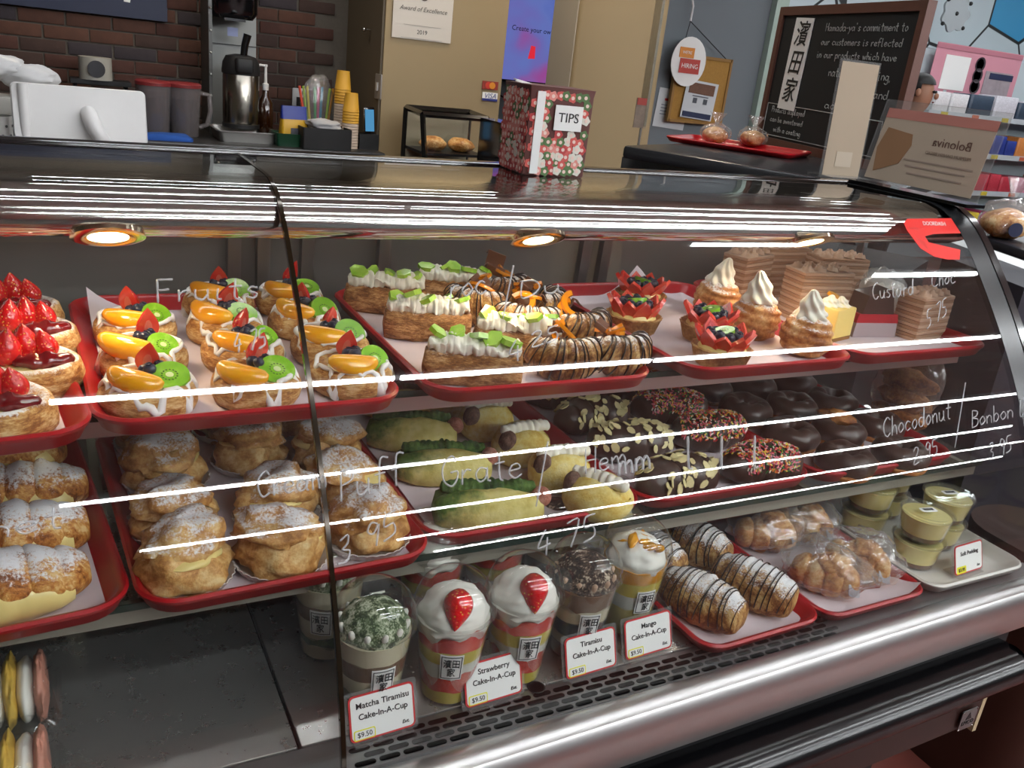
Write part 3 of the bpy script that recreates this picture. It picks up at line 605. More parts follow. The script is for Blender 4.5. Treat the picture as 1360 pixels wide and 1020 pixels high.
liner('parchment sheet under the drizzled rolls', .836, .868, DK, .185, .285, 21, rz=.03)
liner('parchment sheet under the film wrapped breads', 1.061, .868, DK, .195, .30, 22, .05, corner=(1, -1, .02))
TU, TMZ, TD = ZU + .0045, ZM + .0045, DK + .0045

# ================================================================ pastry pieces
def crescent(b, L, R, arcang, ridges=0, depth=.1, n=40, m=16, flat=.75, seed=0, amp=.0, tip=.15, mi=0, M=None, squash=1.0, pw=.55):
    """a tapered roll along an arc in the xy plane, resting on z = 0"""
    rings = []
    for i in range(n + 1):
        t = i / n; a = (t - .5) * arcang
        if abs(arcang) > 1e-3: k = L / arcang; c = Vector((k * math.sin(a), k * (1 - math.cos(a)) , 0)); tg = a
        else: c = Vector(((t - .5) * L, 0, 0)); tg = 0
        rad = R * (tip + (1 - tip) * max(0, math.sin(PI * t)) ** pw)
        if ridges: q = (t * ridges) % 1; rad *= 1 - depth * (1 - math.sin(PI * q) ** .5)
        if i in (0, n): rad *= .25
        ring = []
        for j in range(m):
            p = 2 * PI * j / m; q = 1 + amp * nz(c.x * 40 + math.cos(p), c.y * 40 + math.sin(p), t * 6, 1.2, seed)
            o = math.cos(p) * rad * q; z = math.sin(p) * rad * q * squash; z = max(z, -rad * flat)
            ring.append((c.x - math.sin(tg) * o, c.y + math.cos(tg) * o, z + R * flat))
        rings.append(ring)
    return b.loft(rings, mi, M=M)
def strawberry_half(L=.036, w=.0125, mats=None):
    b = B(); n, m = 14, 18; rings = []
    for i in range(n + 1):
        t = i / n; r = w * (math.sin(PI * min(1, t * .97 + .03)) ** .75) * (1.25 - .75 * t); z = t * L; ring = []
        for j in range(m):
            a = 2 * PI * j / m; y = math.sin(a) * r
            ring.append((math.cos(a) * r, y * .95 if y < 0 else y * .06, z))
        rings.append(ring)
    b.loft(rings); 
    # cut face gets the paler flesh
    for k, f in enumerate(b.f):
        if all(b.v[i][1] > -1e-5 for i in f): b.m[k] = 1
    b.poly([(.35 * w * math.cos(a), .012 + .011 * math.sin(a)) for a in [2 * PI * i / 10 for i in range(10)]], .0006, 2, TM((0, w * .07, 0), (PI / 2, 0, 0)))
    return b.mesh('strawberry_slice', [STRAW, STRAWIN, STRAWW], 60)
def whole_straw(L=.040, w=.0155):
    b = B(); b.lathe([(w * (math.sin(PI * min(1, t * .96 + .04)) ** .7) * (1.28 - .8 * t), t * L) for t in [i / 14 for i in range(15)]], 18); return b.mesh('strawberry', STRAW, 70)
SH = strawberry_half(); SW = whole_straw()
def _berry():
    b = B(); b.ball((0, 0, 0), (.0070, .0070, .0062), 14, 9)
    b.lathe([(.0016, .0058), (.0026, .0072), (.0034, .0068), (.0030, .0054)], 10, fn=lambda r, z, a: (r * (1 + .12 * math.cos(5 * a)), z)); return b.mesh('blueberry', BLUEB, 60)
BERRY = _berry()
def _peach():
    b = B(); crescent(b, .064, .0140, 1.3, n=24, m=14, flat=1.0, tip=.15, squash=.85); return b.mesh('peach_slice', PEACH, 60)
PEACHM = _peach()
def _kiwi():
    b = B(); b.poly([(0.019 * math.cos(a), .016 * math.sin(a)) for a in [2 * PI * i / 22 for i in range(22)]], .008, 0)
    b.poly([(0.004 * math.cos(a), .003 * math.sin(a)) for a in [2 * PI * i / 10 for i in range(10)]], .0086, 1)
    for i in range(14):
        a = 2 * PI * i / 14; b.box((.0075 * math.cos(a), .006 * math.sin(a), .0081), (.0016, .0007, .0008), 2, TM())
    return b.mesh('kiwi_slice', [KIWI, plain('kiwi_heart', '#dbe8a8', .4), INK], 40)
KIWIM = _kiwi()
def danish_base(seed, R=.051, mat=PUFF, h=.034):
    b = B(); prof = [(R * .80, 0), (R * .92, .003), (R * .985, .009), (R, .015), (R * .99, .021), (R * .955, .027), (R * .90, h - .003), (R * .82, h), (R * .72, h - .001), (R * .62, h - .005), (R * .5, h - .008), (R * .25, h - .009), (0, h - .009)]
    def fn(r, z, a):
        k = 1 + .05 * nz(math.cos(a) * 1.3, math.sin(a) * 1.3, z * 20, 1, seed) + .018 * math.sin(z * 900 + 3 * math.sin(a * 2 + seed)) * (1 if 0 < z < h - .004 else 0)
        return r * k, z * (1 + .10 * nz(math.cos(a), math.sin(a), r * 30, 1.1, seed + 3))
    b.lathe(prof, 40, fn=fn); return b.mesh('pastry_base', mat, 70)
DB = [danish_base(s) for s in range(4)]; DBS = [danish_base(s + 9, .054, PUFFS, .038) for s in range(3)]
def icing_mesh(seed, R=.042):
    b = B(); P = []; Rr = []; n = 64
    for i in range(n):
        a = 2 * PI * i / n; w = nz(math.cos(a) * 2.2, math.sin(a) * 2.2, 0, 1, seed); drip = max(0, nz(math.cos(a) * 3, math.sin(a) * 3, 4, 1, seed) - .12)
        r = R * (1 + .06 * w + .42 * drip); P.append((r * math.cos(a), r * math.sin(a), .0355 - .034 * drip * (1.2 + 2 * drip) + .001 * w)); Rr.append(.0026 + .0022 * abs(w) + .007 * drip)
    b.tube(P, Rr, 7, closed=True); return b.mesh('icing', ICING, 180)
IC = [icing_mesh(s) for s in range(5)]
def _cust(R=.03):
    b = B(); b.lathe([(R, .024), (R * .95, .0285), (R * .6, .031), (0, .032)], 20); return b.mesh('custard', CUST)
CUS = _cust()
FD = 'fruit danishes on the peach and kiwi tray'
def fruit_danish(label, x, y, rz, k, kw=0, pr=0, sr=0):
    t = thing('fruit_danish', label, 'danish', (x, y, TU), rz, FD); q = R_.uniform
    obj('pastry_base', DB[k % 4], t); obj('icing', IC[k % 5], t, (0, 0, 0), (0, 0, k * 1.3)); obj('custard', CUS, t)
    obj('peach_slice', PEACHM, t, (-.014, -.022, .030), (.55 + q(-.1, .2), .10, pr - .30 + q(-.3, .25)), 1 + q(-.06, .1))
    obj('strawberry_slice', SH, t, (.000 + q(-.008, .006), .018, .034), (-.15 + q(-.15, .1), q(-.25, .25), PI + sr + q(-.8, .8)), 1.12 + q(-.05, .15))
    for bx, by, bz in ((-.006, .004, .044), (.009, .009, .045), (.002, -.006, .047)): obj('blueberry', BERRY, t, (bx + q(-.003, .003), by + q(-.002, .002), bz), (q(-.6, .6), q(-.6, .6), 0), 1 + q(-.08, .1))
    obj('kiwi_slice', KIWIM, t, (.022, -.008 + kw, .036), (.75 + q(-.3, .3), .35 + q(-.3, .3), q(-.5, .5)), 1 + q(-.05, .12))
rowcol = [('back row, beside the left pane', .215, 1.285), ('back row, against the right tray rim', .318, 1.288),
 ('third row from the front, at the left rim', .092, 1.172), ('third row from the front, middle of three', .204, 1.174), ('third row from the front, right of three', .315, 1.184),
 ('second row from the front, at the left rim', .090, 1.060), ('second row from the front, middle of three', .206, 1.064), ('second row from the front, right of three', .319, 1.074),
 ('front row, at the left rim', .085, .950), ('front row, middle of three', .199, .954), ('front row, right of three behind the glass seam', .315, .966)]
for i, (w, x, y) in enumerate(rowcol): fruit_danish('peach and kiwi fruit danish, ' + w, x, y, R_.uniform(-.35, .25), i)
# strawberry danishes
def jam_mesh(seed):
    b = B(); crescent(b, .062, .0095, .7, n=24, m=10, flat=.8, amp=.5, seed=seed, tip=.4); return b.mesh('jam', JAM, 70)
JM = [jam_mesh(s) for s in range(2)]
def straw_danish(label, x, y, k):
    t = thing('strawberry_danish', label, 'danish', (x, y, TU), R_.uniform(-.2, .2), 'strawberry danishes on the left tray'); q = R_.uniform
    obj('pastry_base', DBS[k % 3], t); obj('custard', CUS, t, sc=(1.1, 1.1, 1.15)); obj('jam', JM[k % 2], t, (.010, -.020, .031), (.2, 0, -.1))
    for sx, sy, s, a in ((-.026, -.002, 1.1, -.15), (-.002, .012, 1.05, .05), (.019, .006, .9, .2)): obj('strawberry', SW, t, (sx, sy, .033), (-.12, a, PI + q(-.3, .3)), s)
    b = B(); crescent(b, .04, .006, 0, n=10, m=8, amp=.6, seed=k); obj('cream', b.mesh('cream', CREAM, 70), t, (.004, -.006, .032))
for w, x, y in (('farthest back at the rim', -.042, 1.245), ('second from the back', -.026, 1.140), ('second from the front', -.026, 1.028), ('foremost, cut by the picture edge', -.056, .918), ('half hidden at the picture edge behind the foremost', -.138, 1.06)):
    straw_danish('strawberry danish with red jam, ' + w, x, y, int(x * 1000))
# green fruit puffs
def puff_box(seed):
    b = B(); crescent(b, .130, .0285, 0, 0, 0, 40, 24, .62, seed, .05, .72, pw=.35, squash=1.0)
    def d(p):
        k = .0012 * math.sin(p.z * 950 + 4 * nz(p.x, p.y, 0, 25, seed)); s_ = 1 if p.y > 0 else -1
        return Vector((p.x * (1 + .03 * nz(p.x, p.y, p.z, 40, seed)), p.y + s_ * k + .004 * nz(p.x, p.y, p.z, 45, seed), min(p.z, .043) + .002 * nz(p.x, p.y, p.z, 60, seed + 3) * (p.z > .01)))
    return b.mesh('puff_body', BROWNPUFF, 70, d)
PBX = [puff_box(s) for s in range(3)]
def ruffle(seed, L=.120, R=.018, mat=CREAM, nr=15):
    b = B(); crescent(b, L, R, 0, nr, .07, 90, 26, .55, seed, 0, .4, pw=.35); return b.mesh('cream_ruffle', mat, 75, lambda p: p + Vector((.002 * nz(p.x, p.y, p.z, 140, seed + 4), .005 * nz(p.x, p.y, p.z, 90, seed), .0075 * nz(p.x, p.y, p.z, 80, seed + 2) + .003 * nz(p.x, p.y, p.z, 200, seed))))
RUF = [ruffle(s) for s in range(3)]
def _chunk():
    b = B(); b.poly([(.013, 0), (.006, .009), (-.008, .008), (-.012, -.003), (-.003, -.009), (.009, -.007)], .006); return b.mesh('green_fruit_piece', GRAPE, 30)
CHK = _chunk()
def grape_puff(label, x, y, rz, k):
    t = thing('cream_puff_slice', label, 'pastry', (x, y, TU), rz, 'cream topped puff pastries on the green fruit tray'); q = R_.uniform
    obj('puff_body', PBX[k % 3], t); obj('cream_ruffle', RUF[k % 3], t, (0, 0, .039), (0, 0, 0), (1, 1, .88))
    for i in range(5): obj('green_fruit_piece', CHK, t, (-.046 + i * .023 + q(-.004, .004), q(-.009, .006), .0575 + q(-.001, .004)), (q(-.7, .7), q(-.6, .6), q(0, 3)), 1.05 + q(-.1, .2))
for i, (w, x, y, r) in enumerate((('at the back left corner of its tray', .466, 1.275, -.30), ('at the back, next to the orange croissants', .596, 1.305, -.34), ('second row, biggest cream ruffle', .482, 1.138, -.30), ('behind the foremost one, leaning on it', .578, 1.035, -.42), ('foremost at the tray front', .474, .958, -.40))):
    grape_puff('cream puff pastry with green fruit, ' + w, x, y, r, i)
# orange chocolate croissants: two upright horns over a curled body
def horn_body(seed):
    b = B(); crescent(b, .118, .024, 2.3, 9, .12, 54, 16, .85, seed, .10, .45, pw=.5, squash=1.25); return b.mesh('croissant_body', ROLLC, 60)
HB = [horn_body(s) for s in range(3)]
def drizzle(R, L, arcang, n, seed, sq=1.25, flat=.85, tip=.45, pw=.5, up=(-.25, 1.25), rad=.0011):
    b = B(); rnd = random.Random(seed)
    for i in range(n):
        t0 = (i + .6) / (n + .2) + rnd.uniform(-.02, .02); sl = rnd.uniform(-.05, .05); P = []
        for j in range(13):
            p = PI * (up[0] + (up[1] - up[0]) * j / 12); t = min(.985, max(.015, t0 + sl * math.sin(p))); a = (t - .5) * arcang
            rr_ = R * (tip + (1 - tip) * max(0, math.sin(PI * t)) ** pw) * 1.03
            k = L / arcang if abs(arcang) > 1e-3 else 0
            c = (k * math.sin(a), k * (1 - math.cos(a))) if k else ((t - .5) * L, 0); tg = a if k else 0
            o = math.cos(p) * rr_; z = max(math.sin(p) * rr_ * sq, -rr_ * flat) + R * flat
            P.append((c[0] - math.sin(tg) * o, c[1] + math.cos(tg) * o, z + rnd.uniform(-.0004, .0004)))
        b.tube(P, rad * rnd.uniform(.7, 1.3), 5)
    return b.mesh('chocolate_drizzle', CHOC, 180)
HD = [drizzle(.024, .118, 2.3, 11, s) for s in range(2)]
def _oslice():
    b = B(); P = arc(0, 0, .016, -.5, 2.9, 14); b.loft([[((1 + s * .22) * x, (1 + s * .22) * y, z) for s, z in ((-1, 0), (1, 0), (1.1, .002), (1, .0042), (-1, .0042))] for x, y in P]); return b.mesh('orange_slice', ORANGE, 50)
OSL = _oslice()
def _shard():
    b = B(); n = 10; rings = [[(i / n * .034 - .017, y, .006 * math.sin(i * 1.1) + z) for y, z in ((-.009, 0), (.009, .002), (.009, .0035), (-.009, .0015))] for i in range(n + 1)]; b.loft(rings); return b.mesh('chocolate_shard', MILKC, 60)
SHD = _shard()
def orange_croissant(label, x, y, rz, k, shard=False):
    t = thing('orange_croissant', label, 'croissant', (x, y, TU), rz, 'orange chocolate croissants beside the green fruit puffs', 1.1); q = R_.uniform
    obj('croissant_body', HB[k % 3], t, (0, -.024, .004), (.34, 0, 0), (.86, .9, 1.0)); obj('chocolate_drizzle', HD[k % 2], t, (0, -.024, .004), (.34, 0, 0), (.86, .9, 1.0))
    b = B(); b.lathe([(.015, .012), (.017, .028), (.012, .038), (0, .041)], 14, fn=lambda r, z, a: (r * (1 + .15 * nz(math.cos(a), math.sin(a), z * 50, 2, k)), z)); obj('chocolate_cream', cached(('cc', k % 3), lambda: b.mesh('chocolate_cream', MILKC, 70)), t, (0, .010, 0))
    for i in range(2): obj('orange_slice', OSL, t, (q(-.014, .014), q(-.012, .012), .046 + i * .006), (q(-.7, .7), q(-.7, .7), q(0, 6)), 1.1)
    obj('chocolate_shard', SHD, t, (q(-.01, .01), .012, .052 if not shard else .062), (q(-.5, .5), -.5 if shard else q(-.4, .4), q(-1, 1)), 1.6 if shard else .9)
for i, (w, x, y, r) in enumerate((('farthest back with an upright chocolate shard', .668, 1.290, .4), ('back left, half behind the cream ruffle', .602, 1.215, -.8), ('behind the lamp reflection at the right rim', .688, 1.195, .9), ('in the middle of the heap', .640, 1.125, -.5), ('right of the middle, orange peel on top', .697, 1.085, .3), ('front left of the pair by the glass', .612, .975, -.2), ('front right corner of the tray', .694, .975, .15))):
    orange_croissant('chocolate orange croissant, ' + w, x, y, r, i, i == 0)
# berry tarts
def _tart():
    b = B(); b.lathe([(.030, 0), (.034, .002), (.041, .024), (.043, .026), (.040, .0275), (.036, .024), (.0, .024)], 48, fn=lambda r, z, a: (r * (1 + .03 * math.cos(24 * a) * (1 if r > .033 else 0)), z)); return b.mesh('tart_shell', TART, 70)
TS = _tart()
def _petal():
    b = B(); P = [(0, -.014), (.009, -.011), (.0125, -.002), (.009, .010), (0, .0205), (-.009, .010), (-.0125, -.002), (-.009, -.011)]
    b.poly(P, .005); b.poly([(x * .72, y * .74) for x, y in P], .0006, 1, TM((0, 0, .005))); return b.mesh('strawberry_petal', [STRAWIN, STRAW], 40)
PTL = _petal()
def berry_tart(label, x, y, rz, k):
    t = thing('berry_tart', label, 'tart', (x, y, TU), rz, 'berry tarts ringed with strawberry slices', 1.08); q = R_.uniform; obj('tart_shell', TS, t)
    for i in range(10):
        a = 2 * PI * i / 10; obj('strawberry_petal', PTL, t, (.033 * math.cos(a), .033 * math.sin(a), .033 + q(-.001, .002)), Euler((.98 + q(-.12, .12), q(-.1, .1), a - PI / 2)), 1.05 + q(-.08, .12))
    for i in range(9):
        a = 2 * PI * i / 9 + .2; obj('blueberry', BERRY, t, (.0195 * math.cos(a), .0195 * math.sin(a), .043 + q(-.001, .003)), (q(-.5, .5), q(-.5, .5), 0), 1.05)
    b = B(); b.lathe([(.034, .024), (.028, .036), (.015, .041), (0, .042)], 18); obj('custard', cached('tcus', lambda: b.mesh('custard', CUST)), t); obj('kiwi_slice', KIWIM, t, (0, 0, .0435), (.25, q(-.2, .2), q(0, 3)), .9)
for i, (w, x, y) in enumerate((('at the back of its tray', .935, 1.245), ('left, beside the orange croissants', .838, 1.125), ('beside the folded parchment, in the middle', .942, 1.062), ('foremost behind the white reflection', .882, .955))):
    berry_tart('strawberry and blueberry tart, ' + w, x, y, i * .7, i)
# cream topped cones
def swirl(R=.021, H=.044, tw=5.5, mat=CREAM, pts=7, seed=0):
    b = B(); n, m = 26, 42; rings = []
    for i in range(n + 1):
        t = i / n; r0 = R * (1 - t) ** .62 * (1 + .10 * math.sin(t * 14)) + .0004; rings.append([((r0 * (1 + .17 * math.cos(pts * (2 * PI * j / m) + tw * t * 2))) * math.cos(2 * PI * j / m) + .004 * t * t, (r0 * (1 + .17 * math.cos(pts * (2 * PI * j / m) + tw * t * 2))) * math.sin(2 * PI * j / m), t * H) for j in range(m)])
    b.loft(rings); return b.mesh('cream_swirl', mat, 75)
SWL = swirl()
def cone_body(seed):
    b = B(); prof = [(.022, 0), (.031, .006), (.036, .018), (.0365, .030), (.034, .042), (.028, .052), (.018, .058), (0, .060)]
    b.lathe([(prof[int(i)][0] * (1 - (i % 1)) + prof[min(7, int(i) + 1)][0] * (i % 1), prof[int(i)][1] * (1 - (i % 1)) + prof[min(7, int(i) + 1)][1] * (i % 1)) for i in [k * 7 / 35 for k in range(36)]], 40,
        fn=lambda r, z, a: (r * (1 + .045 * math.cos(z * 520 + 2 * a) + .08 * nz(math.cos(a), math.sin(a), z * 40, 1.5, seed)), z)); return b.mesh('pastry_body', CONEC, 75)
CB = [cone_body(s) for s in range(3)]
for i, (w, x, y) in enumerate((('farthest, in front of the coffee cake', 1.060, 1.185), ('tallest swirl, in the middle', 1.044, 1.066), ('nearest the cheesecake square', 1.072, .975))):
    t = thing('cream_cone', 'sugared pastry with a cream swirl, ' + w, 'pastry', (x, y, TU), i * 1.1, 'cream topped pastries beside the berry tarts', sc=1.12)
    obj('pastry_body', CB[i], t); obj('cream_swirl', SWL, t, (0, 0, .053), (.12, .05, i), 1.0 + .08 * (i == 1))
# coffee layer cakes
def rosette(R=.0125, H=.009):
    b = B(); n, m = 8, 22; b.loft([[(R * (i / n) * math.cos(2 * PI * j / m), R * (i / n) * math.sin(2 * PI * j / m), H * (1 - (i / n) ** 2.2) + .0022 * math.cos(2 * PI * j / m - 14 * i / n)) for j in range(m)] for i in range(n, 0, -1)]); return b.mesh('cream_rosette', COFCREAM, 75)
ROS = rosette()
def cake(label, x, y, rz, w=.115, d=.06, n=8, mats=(COFCREAM, SPONGE), ros=True, lh=.0062, rmat=None):
    t = thing('cake_slice', label, 'cake', (x, y, TU), rz, 'layered coffee cake slices on the right upper tray')
    ms = [cached(('lay', w, d, m.name), lambda m=m, i=i: (lambda b: (b.loft([rr(w / 2 - q, d / 2 - q, .004, z, 2) for q, z in ((.001, 0), (0, .001), (0, lh - .001), (.001, lh))]), b.mesh('cake_layer', m))[1])(B())) for i, m in enumerate(mats)]
    for i in range(n): obj('cake_layer', ms[i % 2], t, (0, 0, i * lh), (0, 0, 0), (1 if i % 2 == 0 else .992, 1 if i % 2 == 0 else .992, 1))
    if ros:
        for i in range(4):
            for j in range(2): obj('cream_rosette', ROS, t, (-w / 2 + .016 + i * (w - .032) / 3, (-.5 + j) * d * .45, n * lh), (0, 0, i + j), 1.05)
    return t
cake('striped coffee cake block behind the cream pastries, tilted to the left', 1.200, 1.275, .30, .10, .055, 15)
cake('coffee cake block with large rosettes in the middle of the tray', 1.262, 1.150, -.12, .115, .06, 15)
cake('coffee cake block with chocolate crumbs at the very back', 1.315, 1.305, .0, .115, .05, 16)
cake('coffee cake block right behind the yellow cheesecake', 1.385, 1.225, -.2, .11, .06, 16)
cake('pale coffee cake slice under the price lettering near the end frame', 1.400, 1.020, .10, .092, .055, 13)
t = thing('cheesecake_square', 'yellow cheesecake square topped with cream and a mango piece', 'cake', (1.200, 1.050, TU), .25)
b = B(); b.loft([rr(.031 - q, .031 - q, .003, z, 2) for q, z in ((.001, .006), (0, .007), (0, .054), (.001, .056))]); obj('cheesecake_body', b.mesh('cheesecake_body', CHEESE), t)
b = B(); b.loft([rr(.031, .031, .003, z, 2) for z in (0, .006)]); obj('crumb_base', b.mesh('crumb_base', CRUMB), t); obj('cream_swirl', SWL, t, (-.010, .0, .055), (0, 0, 0), (.75, .75, .45))
obj('cream_swirl', SWL, t, (.012, -.010, .055), (0, 0, 1), (.7, .7, .4)); obj('mango_piece', CHK.copy(), t, (.010, .008, .066), (.4, .2, 0), 1.1); t.children[-1].data.materials[0] = MANGO
t = thing('wrapped_sandwich', 'film wrapped dark sandwich wedge with a red band in front of the coffee cakes', 'sandwich', (1.300, 1.050, TU), -.15)
b = B(); b.poly([(-.045, 0), (.045, 0), (.02, .085), (-.03, .075)], .042, 0, TM((0, .02, 0), (PI / 2, 0, 0))); obj('sandwich_body', b.mesh('sandwich_body', CHOCG), t)
b = B(); b.poly([(-.046, 0), (.046, 0), (.041, .016), (-.043, .016)], .044, 0, TM((0, .021, .026), (PI / 2, 0, 0))); obj('red_band', b.mesh('red_band', plain('band_red', '#a8202a', .4)), t)
b = B(); b.poly([(-.047, 0), (.047, 0), (.044, .026), (-.045, .026)], .0445, 0, TM((0, .0212, 0), (PI / 2, 0, 0))); obj('paper_sleeve', b.mesh('paper_sleeve', plain('sleeve', '#a8989a', .6)), t)
def film(name, R, seed, parent=None, loc=(0, 0, 0), rot=(0, 0, 0), knot=None, mat=FILM, amp=.22):
    b = B(); b.ball((0, 0, R[2]), R, 30, 20, fn=lambda d: 1 + amp * nz(d.x, d.y, d.z, 2.3, seed) + amp * .45 * abs(nz(d.x, d.y, d.z, 6, seed)))
    if knot: b.loft([[(knot[0] + r * (1 + .25 * math.cos(5 * a + z * 70)) * math.cos(a), knot[1] + r * (1 + .25 * math.sin(4 * a)) * math.sin(a), z) for a in [2 * PI * i / 18 for i in range(18)]] for r, z in ((.010, R[2] * 1.7), (.006, R[2] * 2.0), (.009, R[2] * 2.2), (.019, R[2] * 2.7), (.028, R[2] * 3.1))], cap0=False, cap1=False)
    return obj(name, b.mesh(name, mat, 70, lambda p: Vector((p.x, p.y, max(p.z, .0005)))), parent, loc, rot)
t = thing('wrapped_cake', 'film wrapped pale cake leaning by the black end frame', 'cake', (1.395, 1.115, TU), 0); b = B(); rbox(b, (0, 0, .04), (.07, .06, .08), .012); obj('cake_body', b.mesh('cake_body', CUPWHITE), t); film('film_wrap', (.046, .042, .05), 3, t)
# ================================================================ middle shelf
def big_croissant(seed, mat=CROIS):
    b = B(); crescent(b, .175, .039, .35, 6, .10, 60, 20, .72, seed, .14, .35, pw=.5); return b.mesh('croissant_body', mat, 60)
BC = [big_croissant(s) for s in range(4)]
for i, (w, x, y, r) in enumerate((('farthest back under the upper tray', -.085, 1.195, .1), ('second from the back, sugar all over', -.064, 1.085, -.04), ('in the middle with custard showing below', -.068, .982, .0), ('foremost at the tray front, darkest crust', -.072, .880, .08))):
    t = thing('large_croissant', 'large sugared croissant, ' + w, 'croissant', (x, y, TMZ), r, 'large sugared croissants in the left middle tray')
    obj('croissant_body', BC[i], t)
    b = B(); crescent(b, .145, .028, .35, 0, 0, 30, 14, .7, i, .15, .4, pw=.4); obj('custard_filling', b.mesh('custard_filling', CUST, 70), t, (0, -.0125, .001))
    b = B(); crescent(b, .035, .016, .35, 0, 0, 12, 12, .7, i, .5, .5); obj('cream', b.mesh('cream', CREAM, 70), t, (.066, .004, .016))
def lump(c, r, seed, a1=.16, a2=.07, f1=1.6, f2=4, nu=32, nv=20, cut=None, mat=CHOUX, name='choux'):
    b = B(); b.ball(c, r, nu, nv, fn=lambda d: 1 + a1 * nz(d.x, d.y, d.z, f1, seed) + a2 * abs(nz(d.x, d.y, d.z, f2, seed + 2)))
    return b.mesh(name, mat, 75, lambda p: Vector((p.x, p.y, max(p.z, cut if cut is not None else -9))))
CPB = [lump((0, 0, .022), (.047, .045, .034), s, .30, .22, 1.5, 3.2, mat=CHOUXB, cut=.001, name='choux_base') for s in range(4)]
CPT = [lump((0, 0, 0), (.041, .039, .025), s + 20, .35, .25, 1.6, 3.4, mat=CHOUX, cut=-.012, name='choux_cap') for s in range(4)]
CPF = lump((0, 0, 0), (.037, .036, .010), 5, mat=CUST, name='custard_filling')
def _paper():
    b = B(); b.lathe([(.036, 0), (.047, .001), (.0545, .012), (.0535, .0125), (.046, .002), (.036, .001)], 96, fn=lambda r, z, a: (r * (1 + .022 * math.cos(32 * a) * (1 if z > .0005 else 0)), z)); return b.mesh('paper_liner', plain('pleated_paper', '#cfc8c4', .8), 50)
CPP = _paper()
def cream_puff(label, x, y, rz, k):
    t = thing('cream_puff', label, 'cream puff', (x, y, TMZ), rz, 'sugared cream puffs in paper cases'); q = R_.uniform
    obj('choux_base', CPB[k % 4], t, (0, 0, .001)); obj('paper_liner', CPP, t); obj('custard_filling', CPF, t, (.004, -.006, .040))
    obj('choux_cap', CPT[(k * 3) % 4], t, (q(-.006, .006), .004 + q(-.004, .004), .047), (q(-.05, .25), q(-.2, .2), q(0, 6)), (1.08, 1.08, .92))
CP = [('left column, farthest back', .115, 1.235), ('left column, second from the back', .117, 1.115), ('left column, second from the front', .109, .996), ('left column, foremost with a crooked cap', .108, .885),
 ('middle column, farthest back', .223, 1.260), ('middle column, second from the back with a split crust', .232, 1.148), ('middle column, second from the front', .232, .985), ('middle column, foremost behind the pale reflection', .214, .886),
 ('right column, farthest back', .330, 1.250), ('right column, second from the back, darkest sugar', .332, 1.125), ('right column, second from the front', .330, 1.010), ('right column, foremost beside the glass seam', .324, .904)]
for i, (w, x, y) in enumerate(CP): cream_puff('sugared cream puff, ' + w, x, y, i * 1.9, i)
# matcha rolls and yellow buns
def _mbun(seed):
    b = B(); crescent(b, .140, .034, .25, 0, 0, 34, 22, .62, seed, .06, .45, pw=.45)
    return b.mesh('bun', MATBUN, 75, lambda p: Vector((p.x, p.y, p.z - (.010 * math.exp(-((p.y - .004) / .008) ** 2) if p.z > .035 else 0))))
MB_ = [_mbun(s) for s in range(2)]
MC_ = (lambda b: (crescent(b, .122, .013, .25, 14, .25, 60, 10, .8, 4, .3, .4), b.mesh('matcha_cream', MATCHA, 70))[1])(B())
BALLM = lump((0, 0, 0), (.013, .013, .013), 3, .05, .05, mat=PINKB, name='bean_ball'); BALLB = lump((0, 0, 0), (.0135, .0135, .0135), 3, .05, .05, mat=BEANB, name='bean_ball')
for i, (w, x, y, r, s) in enumerate((('farthest of the three with the whole pink ball in view', .475, 1.150, -.28, 1), ('middle of the three, crossed by the reflection', .480, 1.035, -.25, 1), ('foremost, right at the tray front', .488, .903, -.25, 1.06), ('at the very back under the upper tray', .50, 1.270, -.2, .95))):
    t = thing('matcha_roll', 'matcha cream roll, ' + w, 'bun', (x, y, TMZ), r, 'matcha cream rolls with a bean ball', s)
    obj('bun', MB_[i % 2], t); obj('matcha_cream', MC_, t, (0, .006, .036)); obj('bean_ball', BALLM, t, (.066, -.002, .038))
def _ybun(seed): 
    b = B(); b.ball((0, 0, .026), (.050, .042, .036), 30, 20, fn=lambda d: 1 + .06 * nz(d.x, d.y, d.z, 1.5, seed))
    return b.mesh('bun', YELBUN, 75, lambda p: Vector((p.x, p.y, max(.0, p.z) - (.012 * math.exp(-((p.y + .3 * p.x + .004) / .009) ** 2) if p.z > .04 else 0))))
YB_ = [_ybun(s) for s in range(3)]; YC = (lambda b: (crescent(b, .085, .012, 0, 8, .2, 40, 10, .7, 2, .4, .5), b.mesh('cream', CREAM, 70))[1])(B())
for i, (w, x, y, r) in enumerate((('farthest back, mostly hidden by the upper tray', .575, 1.265, .2), ('second from the back with a bean ball facing the matcha rolls', .608, 1.165, .35), ('in the middle with white cream over the top', .622, 1.065, .35), ('second from the front, under the lettering', .638, .975, .2), ('foremost, split across the front', .648, .885, -.7))):
    t = thing('yellow_bun', 'yellow cream bun, ' + w, 'bun', (x, y, TMZ), r, 'yellow cream buns in the middle tray')
    obj('bun', YB_[i % 3], t); obj('cream', YC, t, (0, -.004, .047), (0, .0, -.3), (1, 1, 1.0)); obj('bean_ball', BALLB, t, (-.036, -.004, .040), sc=(1, 1.1, 1.35))
